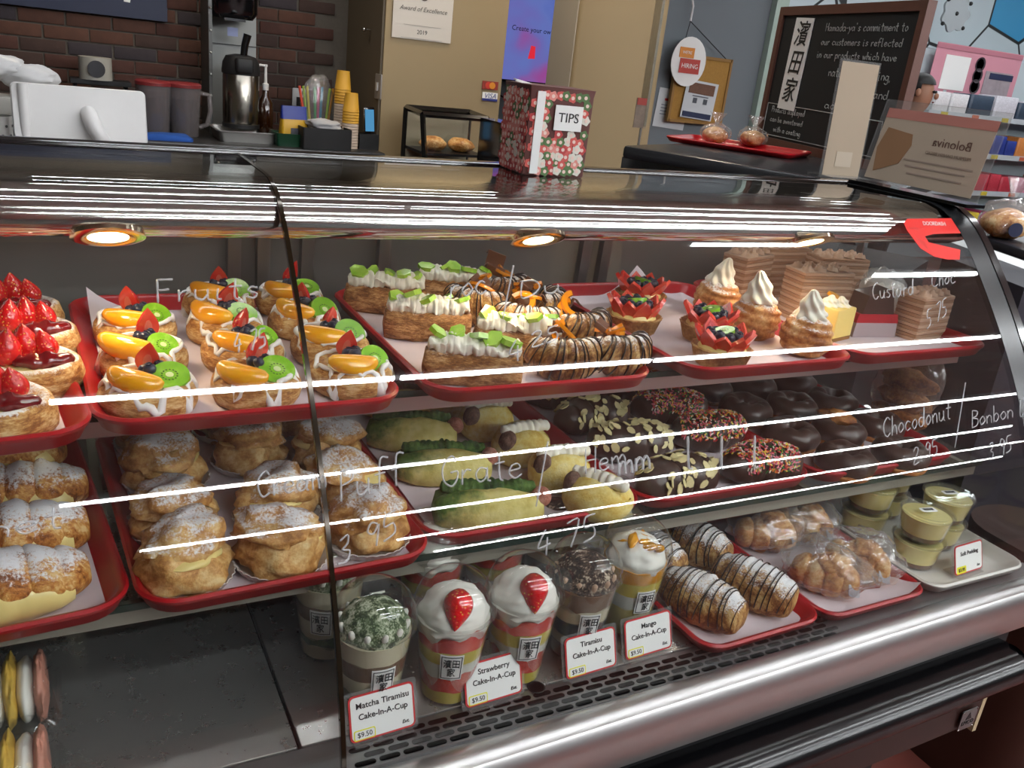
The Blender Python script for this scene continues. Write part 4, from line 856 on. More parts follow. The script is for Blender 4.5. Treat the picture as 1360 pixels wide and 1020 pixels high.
# chocolate croissants with almonds or sprinkles
def surf(L, R, A, t, p, flat=.72, pw=.5, tip=.35, k=1.02):
    a = (t - .5) * A; kk = L / A; rad = R * (tip + (1 - tip) * math.sin(PI * t) ** pw) * k; o = math.cos(p) * rad
    c = (kk * math.sin(a), kk * (1 - math.cos(a))); return Vector((c[0] - math.sin(a) * o, c[1] + math.cos(a) * o, max(math.sin(p) * rad, -rad * flat) + R * flat)), Vector((-math.sin(a) * math.cos(p), math.cos(a) * math.cos(p), math.sin(p)))
def topping(kind, seed):
    b = B(); rnd = random.Random(seed)
    for i in range(90 if kind == 'almond' else 760):
        t = rnd.uniform(.08, .92); p = PI * rnd.uniform(.02, .98)
        if kind == 'almond' and nz(t * 4, p, seed, 1.5) < -.22: continue
        P, N = surf(.145, .036, 1.1, t, p, k=1.03); M = N.to_track_quat('Z', 'Y').to_matrix().to_4x4(); M.translation = P
        M = M @ TM((0, 0, 0), (rnd.uniform(-.35, .35), rnd.uniform(-.35, .35), rnd.uniform(0, 6)))
        if kind == 'almond': b.poly([(.0078 * math.cos(2 * PI * j / 7) * (1.15 if j == 0 else 1), .0054 * math.sin(2 * PI * j / 7)) for j in range(7)], .0011, 0, M @ TM(sc=rnd.uniform(.8, 1.25)))
        else: b.box((0, 0, .0006), (.0052, .0016, .0015), rnd.choice((0, 0, 1, 1, 2, 3, 4, 5)), M)
    return b.mesh('almond_flakes' if kind == 'almond' else 'sprinkles', ALMOND if kind == 'almond' else SPRK, 30)
CCB = (lambda b: (crescent(b, .145, .036, 1.1, 5, .10, 50, 20, .72, 3, .10, .35, pw=.5), b.mesh('chocolate_croissant', CHOCG, 65))[1])(B())
ALM = [topping('almond', s) for s in range(2)]; SPK = [topping('sprinkle', s) for s in range(2)]
for kind, col, lst in (('almond', 0, (('farthest back', .800, 1.255), ('third from the front', .795, 1.150), ('second from the front', .800, 1.035), ('foremost at the tray front', .797, .915))), ('sprinkle', 1, (('farthest back', .952, 1.262), ('third from the front', .962, 1.155), ('second from the front', .966, 1.040), ('foremost at the tray front', .966, .920)))):
    for i, (w, x, y) in enumerate(lst):
        t = thing('chocolate_croissant', ('chocolate coated croissant with almond flakes, ' if col == 0 else 'chocolate coated croissant with coloured sprinkles, ') + w + ' of its column', 'croissant', (x, y - .008, TMZ), R_.uniform(-.3, .1) + (PI if i % 2 else 0), 'chocolate coated croissants in the middle shelf tray')
        obj('croissant_body', CCB, t); o = obj('almond_flakes' if col == 0 else 'sprinkle_coating', (ALM if col == 0 else SPK)[i % 2], t); o['kind'] = 'stuff'
def donut(seed, bumpy=.05):
    b = B(); n, m = 34, 16; rings = []
    for i in range(n):
        a = 2 * PI * i / n; ring = []
        for j in range(m):
            p = 2 * PI * j / m; k = 1 + bumpy * nz(math.cos(a) * 1.6, math.sin(a) * 1.6, math.sin(p), 1.3, seed); r = .0285 + .019 * k * math.cos(p)
            ring.append((r * math.cos(a), r * math.sin(a), max(-.012, .0165 * k * math.sin(p)) + .012))
        rings.append(ring)
    b.loft(rings, wrap=True); return b.mesh('doughnut_ring', CHOCG, 75)
DN = [donut(s, .25) for s in range(3)]
DNB = (lambda b: (b.lathe([(.013, .0), (.044, 0), (.0465, .006), (.044, .011), (.012, .011)], 30), b.mesh('doughnut_base', DONUTB))[1])(B())
for i, (w, x, y) in enumerate((('back left', 1.115, 1.225), ('back middle', 1.222, 1.215), ('back right', 1.327, 1.215), ('third row, at the left rim', 1.115, 1.115), ('third row, middle', 1.222, 1.105), ('third row, at the right rim', 1.327, 1.105), ('second row, at the left rim', 1.118, 1.000), ('second row, middle with torn brown crumb', 1.226, .992), ('second row, at the right rim', 1.328, .995), ('front row, twin lobed at the left', 1.135, .892), ('front row, at the right under the price', 1.262, .886))):
    t = thing('chocolate_doughnut', 'chocolate glazed doughnut, ' + w, 'doughnut', (x, y, TMZ), i * 2.1, 'chocolate glazed doughnuts on the right middle tray'); obj('doughnut_base', DNB, t); obj('doughnut_ring', DN[i % 3], t, (0, 0, .006), (0, 0, 0), (1.03, 1.03, 1.25))
    if i == 7: obj('torn_crumb', lump((0, 0, 0), (.028, .016, .014), 6, .4, .3, mat=DONUTB, name='torn_crumb'), t, (.012, -.012, .040))
t = thing('wrapped_bread', 'tall film bag of fried bread wedged by the end frame', 'bread', (1.418, 1.02, ZM), .2, None)
for j, z in enumerate((.025, .06, .095)): obj('bread_piece', lump((0, 0, z), (.024, .05, .022), j, .3, .15, mat=DONUTB, name='bread_piece'), t)
film('film_bag', (.029, .062, .085), 8, t)
# ================================================================ steel deck
PR_CUP = [(.0290, 0), (.0300, .0008), (.0305, .004), (.0420, .105), (.0440, .106), (.0440, .109), (.0415, .109), (.0412, .1045), (.0297, .0045), (.0285, .0025), (0, .0025)]
CUPM = (lambda b: (b.lathe([(0, 0)] + PR_CUP, 40), b.mesh('plastic_cup', PLAS, 50))[1])(B())
DOMEM = (lambda b: (b.lathe([(.0462, .1085), (.0472, .110), (.0462, .1125), (.0450, .120), (.0425, .130), (.0370, .141), (.0290, .149), (.0200, .1535), (.0170, .1545), (.0165, .1535), (.0145, .1535), (0, .1535)], 40), b.mesh('dome_lid', PLAS, 50))[1])(B())
def rcup(z): return .0300 + (.0412 - .0300) * (z - .004) / .1005 - .0006
def layer(z0, z1, mat, w0=0, w1=0, seed=0, nm='layer'):
    b = B(); f0 = lambda a: w0 * nz(math.cos(a) * 1.6, math.sin(a) * 1.6, 0, 1.2, seed); f1 = lambda a: w1 * nz(math.cos(a) * 1.6, math.sin(a) * 1.6, 0, 1.2, seed + 5)
    n = 40; A = [2 * PI * i / n for i in range(n)]; zz = [[z0 + f0(a) for a in A], [z1 + f1(a) for a in A]]
    R = lambda z: rcup(z); b.loft([[(R(z) * math.cos(a), R(z) * math.sin(a), z) for a, z in zip(A, row)] for row in zz]); return b.mesh(nm, mat, 50)
def mound(mat, seed, H=.036, R=.0405, amp=.12, sp=0, nm='cream_top'):
    b = B(); n, m = 18, 40; b.loft([[((R * (1 - (i / n) ** 2.0) ** .5 + .0005) * math.cos(2 * PI * j / m) * (1 + amp * nz(math.cos(2 * PI * j / m) * 2, math.sin(2 * PI * j / m) * 2, i / n * 4, 1.2, seed)), (R * (1 - (i / n) ** 2.0) ** .5 + .0005) * math.sin(2 * PI * j / m) * (1 + amp * nz(math.cos(2 * PI * j / m) * 2, math.sin(2 * PI * j / m) * 2, i / n * 4, 1.2, seed)), .097 + H * i / n) for j in range(m)] for i in range(n + 1)]); return b.mesh(nm, mat, 75)
CUPK = {
 'strawberry': [layer(.004, .020, CAKEY, 0, .003, 1), layer(.020, .046, STRAWIN, .003, .022, 2, 'strawberry_layer'), layer(.036, .060, CUPWHITE, .030, .003, 2), layer(.058, .076, CAKEY, .003, .004, 4), layer(.075, .096, STRAWIN, .004, .014, 5, 'strawberry_layer'), layer(.090, .103, CUPWHITE, .018, 0, 5)],
 'matcha': [layer(.004, .022, CUPCREAM, 0, .006, 1), layer(.021, .036, MATCHA, .008, .012, 2), layer(.033, .058, CUPCREAM, .012, .002, 3), layer(.057, .078, CAKEB, .002, .003, 4), layer(.077, .101, CUPCREAM, .003, .002, 5)],
 'tiramisu': [layer(.004, .024, CAKEB, 0, .003, 1), layer(.023, .038, CUPCREAM, .003, .003, 2), layer(.037, .060, plain('blackberry_layer', '#181a24', .3), .003, .004, 3), layer(.058, .078, CUPCREAM, .004, .008, 4), layer(.075, .101, CAKEB, .006, .002, 5)],
 'mango': [layer(.004, .046, CUST, 0, .004, 1), layer(.045, .066, CUPWHITE, .004, .004, 2), layer(.065, .086, CAKEY, .004, .004, 3), layer(.084, .102, MANGO, .004, .002, 4)]}
TOPS = {'strawberry': mound(CUPWHITE, 1, .041, .0385, .16), 'matcha': mound(MATDUST, 2, .036, .0375, .12), 'tiramisu': mound(COCOA, 3, .039, .0375, .14), 'mango': mound(CUPWHITE, 4, .038, .0385, .14)}
LABELM = (lambda b: (b.loft([[((rcup(z) + .0019 + d) * math.cos(a), (rcup(z) + .0019 + d) * math.sin(a), z) for z, d in ((.042, 0), (.076, 0), (.076, .0005), (.042, .0005))] for a in [-PI / 2 - .33 + .66 * i / 8 for i in range(9)]]), b.mesh('cup_label', WHITEP, 50))[1])(B())
def _lf():
    b = B(); R = lambda z: rcup(z) + .0026
    for z0, z1, a0, a1 in ((.044, .0448, -.29, .29), (.0732, .074, -.29, .29), (.044, .074, -.29, -.268), (.044, .074, .268, .29)):
        b.loft([[((R(z) + d) * math.cos(a - PI / 2), (R(z) + d) * math.sin(a - PI / 2), z) for z, d in ((z0, 0), (z1, 0), (z1, .0003), (z0, .0003))] for a in [a0 + (a1 - a0) * i / 6 for i in range(7)]])
    return b.mesh('label_border', INK, 50)
LFM = _lf()
def dessert_cup(kind, label, x, y, rz, lab=True, sc=1.06):
    t = thing('dessert_cup', label, 'dessert cup', (x, y, DK + .0005), rz, 'layered dessert cups with dome lids', sc); q = R_.uniform
    for me in CUPK[kind]: obj(me.name.split('.')[0], me, t)
    obj('cream_top', TOPS[kind], t); obj('plastic_cup', CUPM, t); obj('dome_lid', DOMEM, t)
    if kind == 'strawberry' and lab: obj('strawberry', SW, t, (.004, -.010, .140), (PI - .78, .15, 0), 1.12)
    if kind == 'mango':
        for i in range(9): obj('mango_sauce', cached('ms', lambda: lump((0, 0, 0), (.009, .004, .003), 2, .4, .2, nu=12, nv=8, mat=MANGO, name='mango_sauce')), t, (q(-.018, .018), q(-.024, .010), .130 + q(-.004, .004)), (q(-.4, .4), q(-.4, .4), q(0, 3)), 1.5)
    if kind in ('matcha', 'tiramisu'):
        for i in range(12):
            a = 2 * PI * i / 12; obj('cream_rib', cached('rib' + kind, lambda: (lambda b: (crescent(b, .022, .0042, .5, 0, 0, 10, 8, 1, 1, .2, .3), b.mesh('cream_rib', CUPWHITE if kind == 'matcha' else COFCREAM, 70))[1])(B())), t, (.036 * math.cos(a), .036 * math.sin(a), .104), (0, -1.1, a))
    if lab: o = obj('cup_label', LABELM, t); obj('label_border', LFM, o); text('濱田\n家', .0125, INK, o, (0, -.0399, .0595), (PI / 2 + .11, 0, 0), name='label_characters', sc=(.75, 1, 1), ext=.0003)
dessert_cup('matcha', 'matcha cup dusted with green crumbs behind the matcha price card', .293, .778, .0)
dessert_cup('strawberry', 'strawberry cup between the matcha cup and another strawberry cup', .388, .772, -.38)
dessert_cup('strawberry', 'strawberry cup beside the tiramisu cup, above the drain hole', .482, .775, -.18)
dessert_cup('tiramisu', 'cocoa topped tiramisu cup behind the tiramisu price card', .577, .790, -.22)
dessert_cup('mango', 'mango cup with orange sauce next to the small red tray', .672, .812, -.08)
dessert_cup('matcha', 'second matcha cup further back, crossed by the glass seam', .276, .895, -.5)
dessert_cup('strawberry', 'strawberry cup in the back row behind the first strawberry cup', .415, .905, .1, False)
dessert_cup('strawberry', 'strawberry cup in the back row under the middle shelf rail', .512, .915, .3, False)
dessert_cup('tiramisu', 'tiramisu cup in the back row, mostly hidden', .610, .925, .3, False)
dessert_cup('mango', 'mango cup in the back row behind the front mango cup', .706, .930, .3, False)
# price cards
def price_card(lines, price, label, x, y, z, w=.077, h=.052, rz=0, yb=True):
    t = thing('price_card', label, 'price card', (x, y, z), (0, 0, rz), 'white price cards with red borders'); K = TM(rot=(PI / 2 - .33, 0, 0))
    b = B(); b.box((0, .010, .0012), (w * .9, .030, .0018)); b.loft([rr(w / 2 + .004, h / 2 + .003, .003, zz, 3) for zz in (-.0025, -.001)], M=K @ TM((0, h / 2 + .004, 0))); obj('card_holder', b.mesh('card_holder', ACRY), t)
    b = B(); b.loft([rr(w / 2, h / 2, .006, zz, 4) for zz in (0, .0008)], M=K @ TM((0, h / 2 + .004, 0))); c = obj('red_border', b.mesh('red_border', INKRED), t)
    b = B(); b.loft([rr(w / 2 - .0022, h / 2 - .0022, .0045, zz, 4) for zz in (.0006, .0012)], M=K @ TM((0, h / 2 + .004, 0))); obj('card_face', b.mesh('card_face', WHITEP), t)
    def on(x, y, zz=.0014): return (K @ Vector((x, y + h / 2 + .004, zz)))
    rot = (PI / 2 - .33, 0, 0)
    for i, s in enumerate(lines): text(s, .0094, INK, t, on(.001, h * .26 - i * .0125 - (.004 if len(lines) == 1 else 0)), rot, bold=.0001)
    b = B(); b.loft([rr(.0125, .0058, .002, zz, 3) for zz in (.0012, .0015)], M=K @ TM((-w / 2 + .0165, h * .5 - h / 2 + .004 - .0175 + h / 2 - h * .5 + h * .5 - .0, 0)) if False else K @ TM((-w / 2 + .0165, .0115, 0))); obj('price_highlight', b.mesh('price_highlight', YELHI), t)
    if yb: b = B(); b.loft([rr(.0113, .0046, .0015, zz, 3) for zz in (.0014, .0017)], M=K @ TM((-w / 2 + .0165, .0115, 0))); obj('price_field', b.mesh('price_field', WHITEP), t)
    text(price, .0078, INK, t, on(-w / 2 + .0165, .0115 - h / 2 - .004, .0019), rot); text('Ext.', .0056, INK, t, on(w / 2 - .012, .0125 - h / 2 - .004), rot, shear=.25, bold=.0001)
for lines, pr, lab, px, py, r in ((('Matcha Tiramisu', 'Cake-In-A-Cup'), '$9.50', 'price card reading Matcha Tiramisu Cake-In-A-Cup', 510, 980, .05), (('Strawberry', 'Cake-In-A-Cup'), '$9.50', 'price card reading Strawberry Cake-In-A-Cup', 657, 934, .05), (('Tiramisu', 'Cake-In-A-Cup'), '$9.50', 'price card reading Tiramisu Cake-In-A-Cup', 786, 897, .05), (('Mango', 'Cake-In-A-Cup'), '$9.50', 'price card reading Mango Cake-In-A-Cup', 862, 872, .05)):
    p = at(px, py, DK); price_card(lines, pr, lab, p.x, p.y, DK, rz=r)
p = at(1275, 779, DK + .004); price_card(('Soft Pudding',), '$3.95', 'price card reading Soft Pudding on the white tray', 1.308, .737, DK + .004, .074, .049, .05, False)
# drizzled rolls
RB_ = [(lambda b, s: (crescent(b, .125, .0385, .12, 7, .07, 60, 20, .75, s, .07, .45, pw=.5), b.mesh('roll_body', ROLLC, 65))[1])(B(), s) for s in range(3)]
RD_ = [drizzle(.0385, .125, .12, 13, s + 4, 1.0, .75, .45, .5, (-.1, 1.1), .0008) for s in range(3)]
for i, (w, x, y, r) in enumerate((('front left of its tray, sugar on top', .784, .786, -1.2), ('front right corner of its tray', .884, .792, -1.15), ('second row, beside the mango cup', .783, .918, -1.3), ('second row, next to the wrapped breads', .873, .922, -1.25), ('at the far end of its tray', .815, 1.010, -1.5))):
    t = thing('drizzled_roll', 'chocolate striped pastry roll, ' + w, 'pastry roll', (x, y, TD), r, 'chocolate drizzled rolls on the small red tray', 1.0 if i < 4 else .72); obj('roll_body', RB_[i % 3], t); obj('chocolate_drizzle', RD_[i % 3], t)
# film wrapped breads
WBR = [(lambda b, s: (crescent(b, .10, .032, .5, 4, .2, 44, 18, .7, s, .12, .4, pw=.5), b.mesh('bread', BREAD, 65))[1])(B(), s) for s in range(3)]
for i, (w, x, y, r) in enumerate((('front left, pinched crust', 1.022, .785, -.9), ('front right by the pudding tray', 1.108, .800, -1.0), ('back left against the rim', 1.018, .915, -.4), ('back right with grey filling', 1.105, .920, -.6))):
    t = thing('wrapped_bread', 'glossy brown bread in clear film, ' + w, 'bread', (x, y, TD), r, 'film wrapped breads on the small red tray')
    obj('bread', WBR[i % 3], t); obj('bread_knot', lump((0, 0, .045), (.026, .022, .018), i, .3, .2, mat=BREAD, name='bread_knot'), t, (.01, 0, 0)); obj('price_tag', (lambda b: (rbox(b, (0, 0, 0), (.024, .018, .001), .003), b.mesh('price_tag', plain('silver_tag', '#a9a9ae', .3)))[1])(B()), t, (.045, -.018, .022), (1.0, .3, .8)); film('film_bag', (.064, .046, .038), i + 30, t, amp=.3)
# puddings
PCUP = (lambda b: (b.lathe([(0, 0), (.032, 0), (.0335, .001), (.0405, .042), (.042, .0425), (.042, .0445), (.0400, .0445), (.0325, .002), (0, .002)], 36), b.mesh('pudding_cup', FROST, 50))[1])(B())
PLID = (lambda b: (b.lathe([(0, .0455), (.036, .0455), (.037, .0475), (.0425, .0475), (.0435, .046), (.0435, .043), (.0425, .043)], 36), b.mesh('cup_lid', PLAS, 50))[1])(B())
PCUS = (lambda b: (b.lathe([(0, .010), (.0335, .010), (.0385, .040), (0, .040)], 32), b.mesh('pudding_body', PUDD))[1])(B()); PCAR = (lambda b: (b.lathe([(0, .0025), (.0322, .0025), (.0338, .012), (0, .012)], 32), b.mesh('caramel', CARAMEL))[1])(B())
PSTK = (lambda b: (rbox(b, (0, 0, .048), (.030, .014, .0006), .004), b.mesh('lid_sticker', WHITEP))[1])(B())
for i, (w, x, y, lv) in enumerate((('bottom of the stack behind the soft pudding card', 1.247, .800, 0), ('top of the stack behind the soft pudding card', 1.247, .800, 1), ('bottom of the stack at the right rim', 1.346, .835, 0), ('top of the stack at the right rim', 1.346, .835, 1), ('bottom of the stack beside the wrapped breads', 1.238, .905, 0), ('top of the stack beside the wrapped breads', 1.238, .905, 1), ('bottom of the farthest stack', 1.335, .945, 0), ('top of the farthest stack', 1.335, .945, 1))):
    t = thing('pudding', 'caramel pudding cup, ' + w, 'pudding', (x + .002 * lv, y, DK + .004 + .0478 * lv), .4, 'caramel puddings stacked on the white tray'); obj('pudding_body', PCUS, t); obj('caramel', PCAR, t); obj('pudding_cup', PCUP, t); obj('cup_lid', PLID, t)
    if lv: o = obj('lid_sticker', PSTK, t, rot=(0, 0, -.6)); text('濱田家', .007, INK, o, (0, 0, .0486))
# lunch containers at the left edge
for i, (w, x, y) in enumerate((('at the picture edge, standing behind', -.082, .885), ('at the picture edge, standing in front', -.082, .762))):
    t = thing('clear_container', 'clear domed container of sandwiches, ' + w, 'container', (x, y, DK + .0005), 0, 'clear domed containers at the picture edge')
    b = B(); b.loft([rr(.058 - q, .052 - q, .02, z, 5) for q, z in ((.008, 0), (0, .018), (-.003, .020), (.0, .022), (.010, .004))]); obj('container_base', b.mesh('container_base', PLAS), t)
    b = B(); b.loft([[(p[0] * (1 + .012 * math.cos(i2 * PI)), p[1] * (1 + .012 * math.cos(i2 * PI)), p[2]) for i2, p in enumerate(rr(.058 - q, .052 - q, .02, z, 9))] for q, z in ((-.003, .022), (.001, .028), (.004, .050), (.010, .066), (.022, .072))]); obj('container_lid', b.mesh('container_lid', PLAS), t)
    for j in range(3):
        sx = -.028 + j * .028
        obj('bread_slice', cached(('cbr', j), lambda: lump((0, 0, .034), (.011, .040, .030), j, .08, .05, mat=CUPWHITE, name='bread_slice', cut=.004)), t, (sx, 0, 0))
        obj('filling', cached(('cfi', j), lambda: lump((0, 0, .036), (.008, .042, .033), j + 9, .2, .1, 2, 4, mat=plain('salad_%d' % j, ('#8aa84a', '#d8b04a', '#c98a76')[j], .5, var=.35, vs=90), name='filling', cut=.004)), t, (sx + .014, 0, 0))
# ================================================================ on top of the case
t = thing('tips_box', 'flower patterned tips box standing on the glass top', 'box', (.690, 1.226, 1.2755), -.06)
BW, BH = .104, .128
def flowers():
    t = NT('flower_paper'); return t.bsdf(hx('#5c3430'), .6)
b = B(); b.loft([rr(BW / 2 * k, BW / 2 * k * .9, .004, z, 2) for k, z in ((.97, 0), (1, .002), (1.02, BH - .01), (1.05, BH))]); obj('box_body', b.mesh('box_body', flowers()), t)
FLM = [plain('flower_%s' % n, c, .6) for n, c in (('coral', '#c8574f'), ('pink', '#d98a80'), ('white', '#d8d4c8'), ('green', '#4d6b3c'), ('red', '#b03a3a'))]; FLC = plain('flower_heart', '#e6c9bd', .6)
FME = []
for m in FLM:
    b = B(); b.poly([(.0068 * (1 + .12 * math.cos(5 * a)) * math.cos(a), .0068 * (1 + .12 * math.cos(5 * a)) * math.sin(a)) for a in [2 * PI * i / 20 for i in range(20)]], .0006); b.poly([(.0028 * math.cos(a), .0028 * math.sin(a)) for a in [2 * PI * i / 8 for i in range(8)]], .0010, 1); FME.append(b.mesh('printed_flower', [m, FLC]))
for f, (nx, ox) in enumerate(((0, 0), (1, 0))):
    for r in range(12):
        for c in range(10):
            u = (c - 4.5) * .0108 + (.0054 if r % 2 else 0) + R_.uniform(-.0015, .0015); v = .008 + r * .0108 + R_.uniform(-.0015, .0015)
            if abs(u) > BW / 2 - .006 or v > BH - .008: continue
            if f == 0 and abs(u - .010) < .028 and .062 < v < .106: continue
            k = 1 + .02 * v / BH
            if f == 0: obj('printed_flower', FME[R_.choice((0, 0, 1, 1, 2, 2, 3, 3, 4))], t, (u, -BW * .45 * k - .0002 - .0004 * (c % 2), v), (PI / 2, 0, 0))
            else: obj('printed_flower', FME[R_.choice((0, 0, 1, 1, 2, 3, 4))], t, (-BW / 2 * k - .0002 - .0004 * (c % 2), u, v), (PI / 2, 0, -PI / 2))
b = B(); b.box((0, 0, 0), (.046, .001, .036)); o = obj('tips_label', b.mesh('tips_label', WHITEP), t, (.012, -BW * .45 - .0032, .086)); text('TIPS', .019, INK, o, (0, -.0008, 0), (PI / 2, 0, 0))
b = B(); b.box((0, 0, 0), (.013, .0012, .118)); obj('glare_strip', b.mesh('glare_strip', WHITEP), t, (-.036, -BW * .45 - .0030, .062), (.008, 0, 0))  # glare on the box front, painted in as a white strip
b = B(); b.box((0, 0, 0), (.030, .002, .003)); b.box((.03, .02, 0), (.05, .03, .002)); obj('torn_flap', b.mesh('torn_flap', WHITEP), t, (-.04, .01, BH + .001), (.1, .15, .2))
# recipe sign standing along the end of the case, seen from behind
t = thing('acrylic_sign', 'acrylic sign holder seen from behind with mirrored bread lettering', 'sign', (1.448, 1.145, 1.277), (0, 0, 0)); A, Bq = 1.262 - 1.145, 1.03 - 1.145
LEAN = TM(rot=(0, .18, 0))
def signpts(w, h, d): return [(-d / 2, -w / 2, 0), (-d / 2, w / 2, 0), (-d / 2, w / 2, h), (-d / 2, -w / 2, h)], [(d / 2, -w / 2, 0), (d / 2, w / 2, 0), (d / 2, w / 2, h), (d / 2, -w / 2, h)]
def slab(w, h, d, mat, nm, dx=0, dz=0):
    b = B(); b.loft([[tuple(p) for p in q] for q in signpts(w, h, d)], M=LEAN @ TM((dx, 0, dz))); return obj(nm, b.mesh(nm, mat), t)
SG = plain('sign_paper_back', '#b3a28f', .8)  # even tan tone for the back of the sheet
slab(.268, .165, .004, ACRY, 'acrylic_sheet'); slab(.240, .135, .0008, SG, 'paper', -.0028, .014); slab(.240, .018, .0012, plain('salmon_stripe', '#b5766a', .8), 'stripe', -.0030, .131)
b = B(); b.box((0, 0, .003), (.05, .27, .006)); obj('sign_foot', b.mesh('sign_foot', BLACK), t)
b = B(); b.poly([(.0, .0), (.052, .022), (.066, .058), (.060, .078), (0.0, .085), (-.01, .045)], .0008, 0, LEAN @ TM((-.0032, .105, .028), (PI / 2, 0, -PI / 2))); obj('bread_picture', b.mesh('bread_picture', plain('bread_print', '#8f6a4a', .8)), t)
for s, sz, y, z in (('Boloniya', .024, -.045, .098), ('PREMIUM DANISH BREAD', .0085, -.045, .078)):
    p = LEAN @ Vector((-.0042, y, z)); text(s, sz, plain('faint_ink', '#8a776a', .8) if sz < .02 else plain('sign_ink', '#6b4d42', .8), t, p, (PI / 2, .0, PI / 2), ext=.0002)
for k_, (y_, z_, w_) in enumerate(((-.03, .060, .15), (-.028, .049, .13), (-.032, .036, .12))):
    b = B(); b.box((0, 0, 0), (.0006, w_, .0028), M=LEAN @ TM((-.0036, y_, z_))); obj('text_line', b.mesh('text_line', plain('faint_line_%d' % k_, '#97867a', .8)), t)
# ================================================================ staff counter and till
CT = plain('counter_top', '#3b3a3c', .3)
t = thing('till_counter', 'dark counter behind the case carrying the till', 'counter', (.0, 2.35, 0)); b = B(); rbox(b, (0, 0, .485), (1.2, .5, .97), .01); obj('counter_body', b.mesh('counter_body', BLACKM), t); b = B(); rbox(b, (0, 0, .985), (1.24, .54, .03), .01); obj('counter_top', b.mesh('counter_top', CT), t)
t = thing('till_screen', 'white till monitor seen from behind on a tilted arm', 'monitor', (.10, 2.30, 1.09))
M = TM((-.015, 0, .118), (-.20, 0, 0)); b = B(); b.loft([rr(.138 - i, .062 - i, .012, z, 5) for i, z in ((.004, -.010), (0, -.006), (0, .006), (.003, .010))], M=M @ TM(rot=(PI / 2, 0, 0))); obj('screen_back', b.mesh('screen_back', WHITEPL), t)
b = B(); b.tube([(-.128, -.004, .178), (-.128, -.014, .058)], .011, 12); obj('side_roll', b.mesh('side_roll', WHITEPL), t)
b = B(); b.tube([(.0, -.010, .125), (.002, -.035, .118), (.010, -.05, .095), (.03, -.04, .06), (.035, -.02, .02)], [.017, .018, .018, .017, .018], 16); obj('arm', b.mesh('arm', WHITEPL, 70), t)
b = B(); b.loft([rr(.065 - i, .05 - i, .01, z, 4, .03, -.01) for i, z in ((0, -.09), (0, .012), (.03, .045))]); obj('stand_base', b.mesh('stand_base', WHITEPL), t)
p = aty(8, 165, 2.3); t = thing('utensil_holder', 'perforated steel utensil holder at the picture edge', 'holder', (p.x - .015, 2.27, 1.0)); b = B(); b.lathe([(.028, 0), (.029, .20), (.027, .20), (.026, .002), (0, .002)], 20); obj('steel_can', b.mesh('steel_can', STEEL), t)
for i in range(10):
    for j in range(4):
        a = 2 * PI * i / 10 + (.3 if j % 2 else 0); b = B(); b.lathe([(0, .0008), (.0032, .0006)], 8); obj('hole', cached('uhole', lambda: b.mesh('hole', INK)), t, (.0292 * math.cos(a), .0292 * math.sin(a), .12 + j * .02), Euler((0, PI / 2, a)))
for i, (px, py, r) in enumerate(((0, 88, .05), (38, 100, .052))):
    p = aty(px, py, 2.6); t = tag(film('plastic_bag', (r * 1.25, r, r * .55), 50 + i, None, (p.x, 2.52, 1.09), mat=clear('white_bag_%d' % i, (.7, .7, .7), 1.4, .2, 1.5, bump=.8, haze=.55)), 'bulging white plastic bag %s the till monitor' % ('at the picture edge behind' if i == 0 else 'behind the top edge of'), 'bag', 'white plastic bags behind the till'); t.location.z = p.z - r * .5
b = B(); b.box((0, 0, 0), (.40, .12, .22)); tag(obj('carton', b.mesh('carton', plain('white_carton', '#b9b6ae', .7)), None, (-.02, 2.52, 1.11)), 'white carton under the plastic bags behind the till', 'box')
# ================================================================ back counter by the bricks
BCZ = .918
t = thing('back_counter', 'dark back counter along the brick wall', 'counter', (.25, 4.62, 0)); b = B(); rbox(b, (0, 0, BCZ / 2 - .015), (2.5, .62, BCZ - .03), .01); obj('counter_body', b.mesh('counter_body', BLACKM), t); b = B(); rbox(b, (0, 0, BCZ - .015), (2.54, .68, .03), .008); obj('counter_top', b.mesh('counter_top', plain('dark_counter_top', '#2b2a2a', .35)), t)
def base(px, py=0, y=4.55): p = aty(px, 100, y); return p.x
# navy sign
p = aty(222, 32, YB - .03); t = thing('navy_sign', 'navy blue hanging sign panel with a small white mark', 'sign', (p.x - .55, YB - .035, p.z + .23)); b = B(); b.box((0, 0, 0), (1.1, .02, .44)); obj('sign_panel', b.mesh('sign_panel', plain('navy', '#121a38', .5)), t); b = B(); b.poly([(-.015, -.02), (.012, -.022), (.018, .01), (-.004, .024), (-.018, .01)], .002, 0, TM((.37, -.0115, -.13), (PI / 2, 0, 0))); obj('white_mark', b.mesh('white_mark', WHITEP), t)
# pitchers
def pitcher(label, px, y, hand, s=1):
    t = thing('pitcher', label, 'pitcher', (base(px, 0, y), y, BCZ), 0, 'tea pitchers with red lids', s); TEA = cached('tea', lambda: plain('dark_tea', '#2c1a14', .15)); PG = cached('pg', lambda: clear('pitcher_plastic', (.75, .72, .72), 1.45, .08, 1, haze=.15, hazec=(.6, .55, .55)))
    b = B(); b.lathe([(.0, .001), (.062, .001), (.065, .004), (.078, .23), (.075, .23), (.062, .006), (0, .006)], 24); obj('pitcher_body', b.mesh('pitcher_body', PG), t); b = B(); b.lathe([(0, .008), (.060, .008), (.070, .17), (0, .17)], 24); obj('tea', b.mesh('tea', TEA), t)
    b = B(); b.lathe([(0, .245), (.072, .243), (.080, .236), (.080, .222), (.076, .222)], 24); obj('lid', b.mesh('lid', plain('lid_red_' + label[:4], '#7d2a2c', .35)), t); b = B(); b.tube([(hand * .075, 0, .20), (hand * .115, 0, .195), (hand * .12, 0, .12), (hand * .105, 0, .06), (hand * .068, 0, .045)], .011, 10); obj('handle', b.mesh('handle', PG, 70), t)
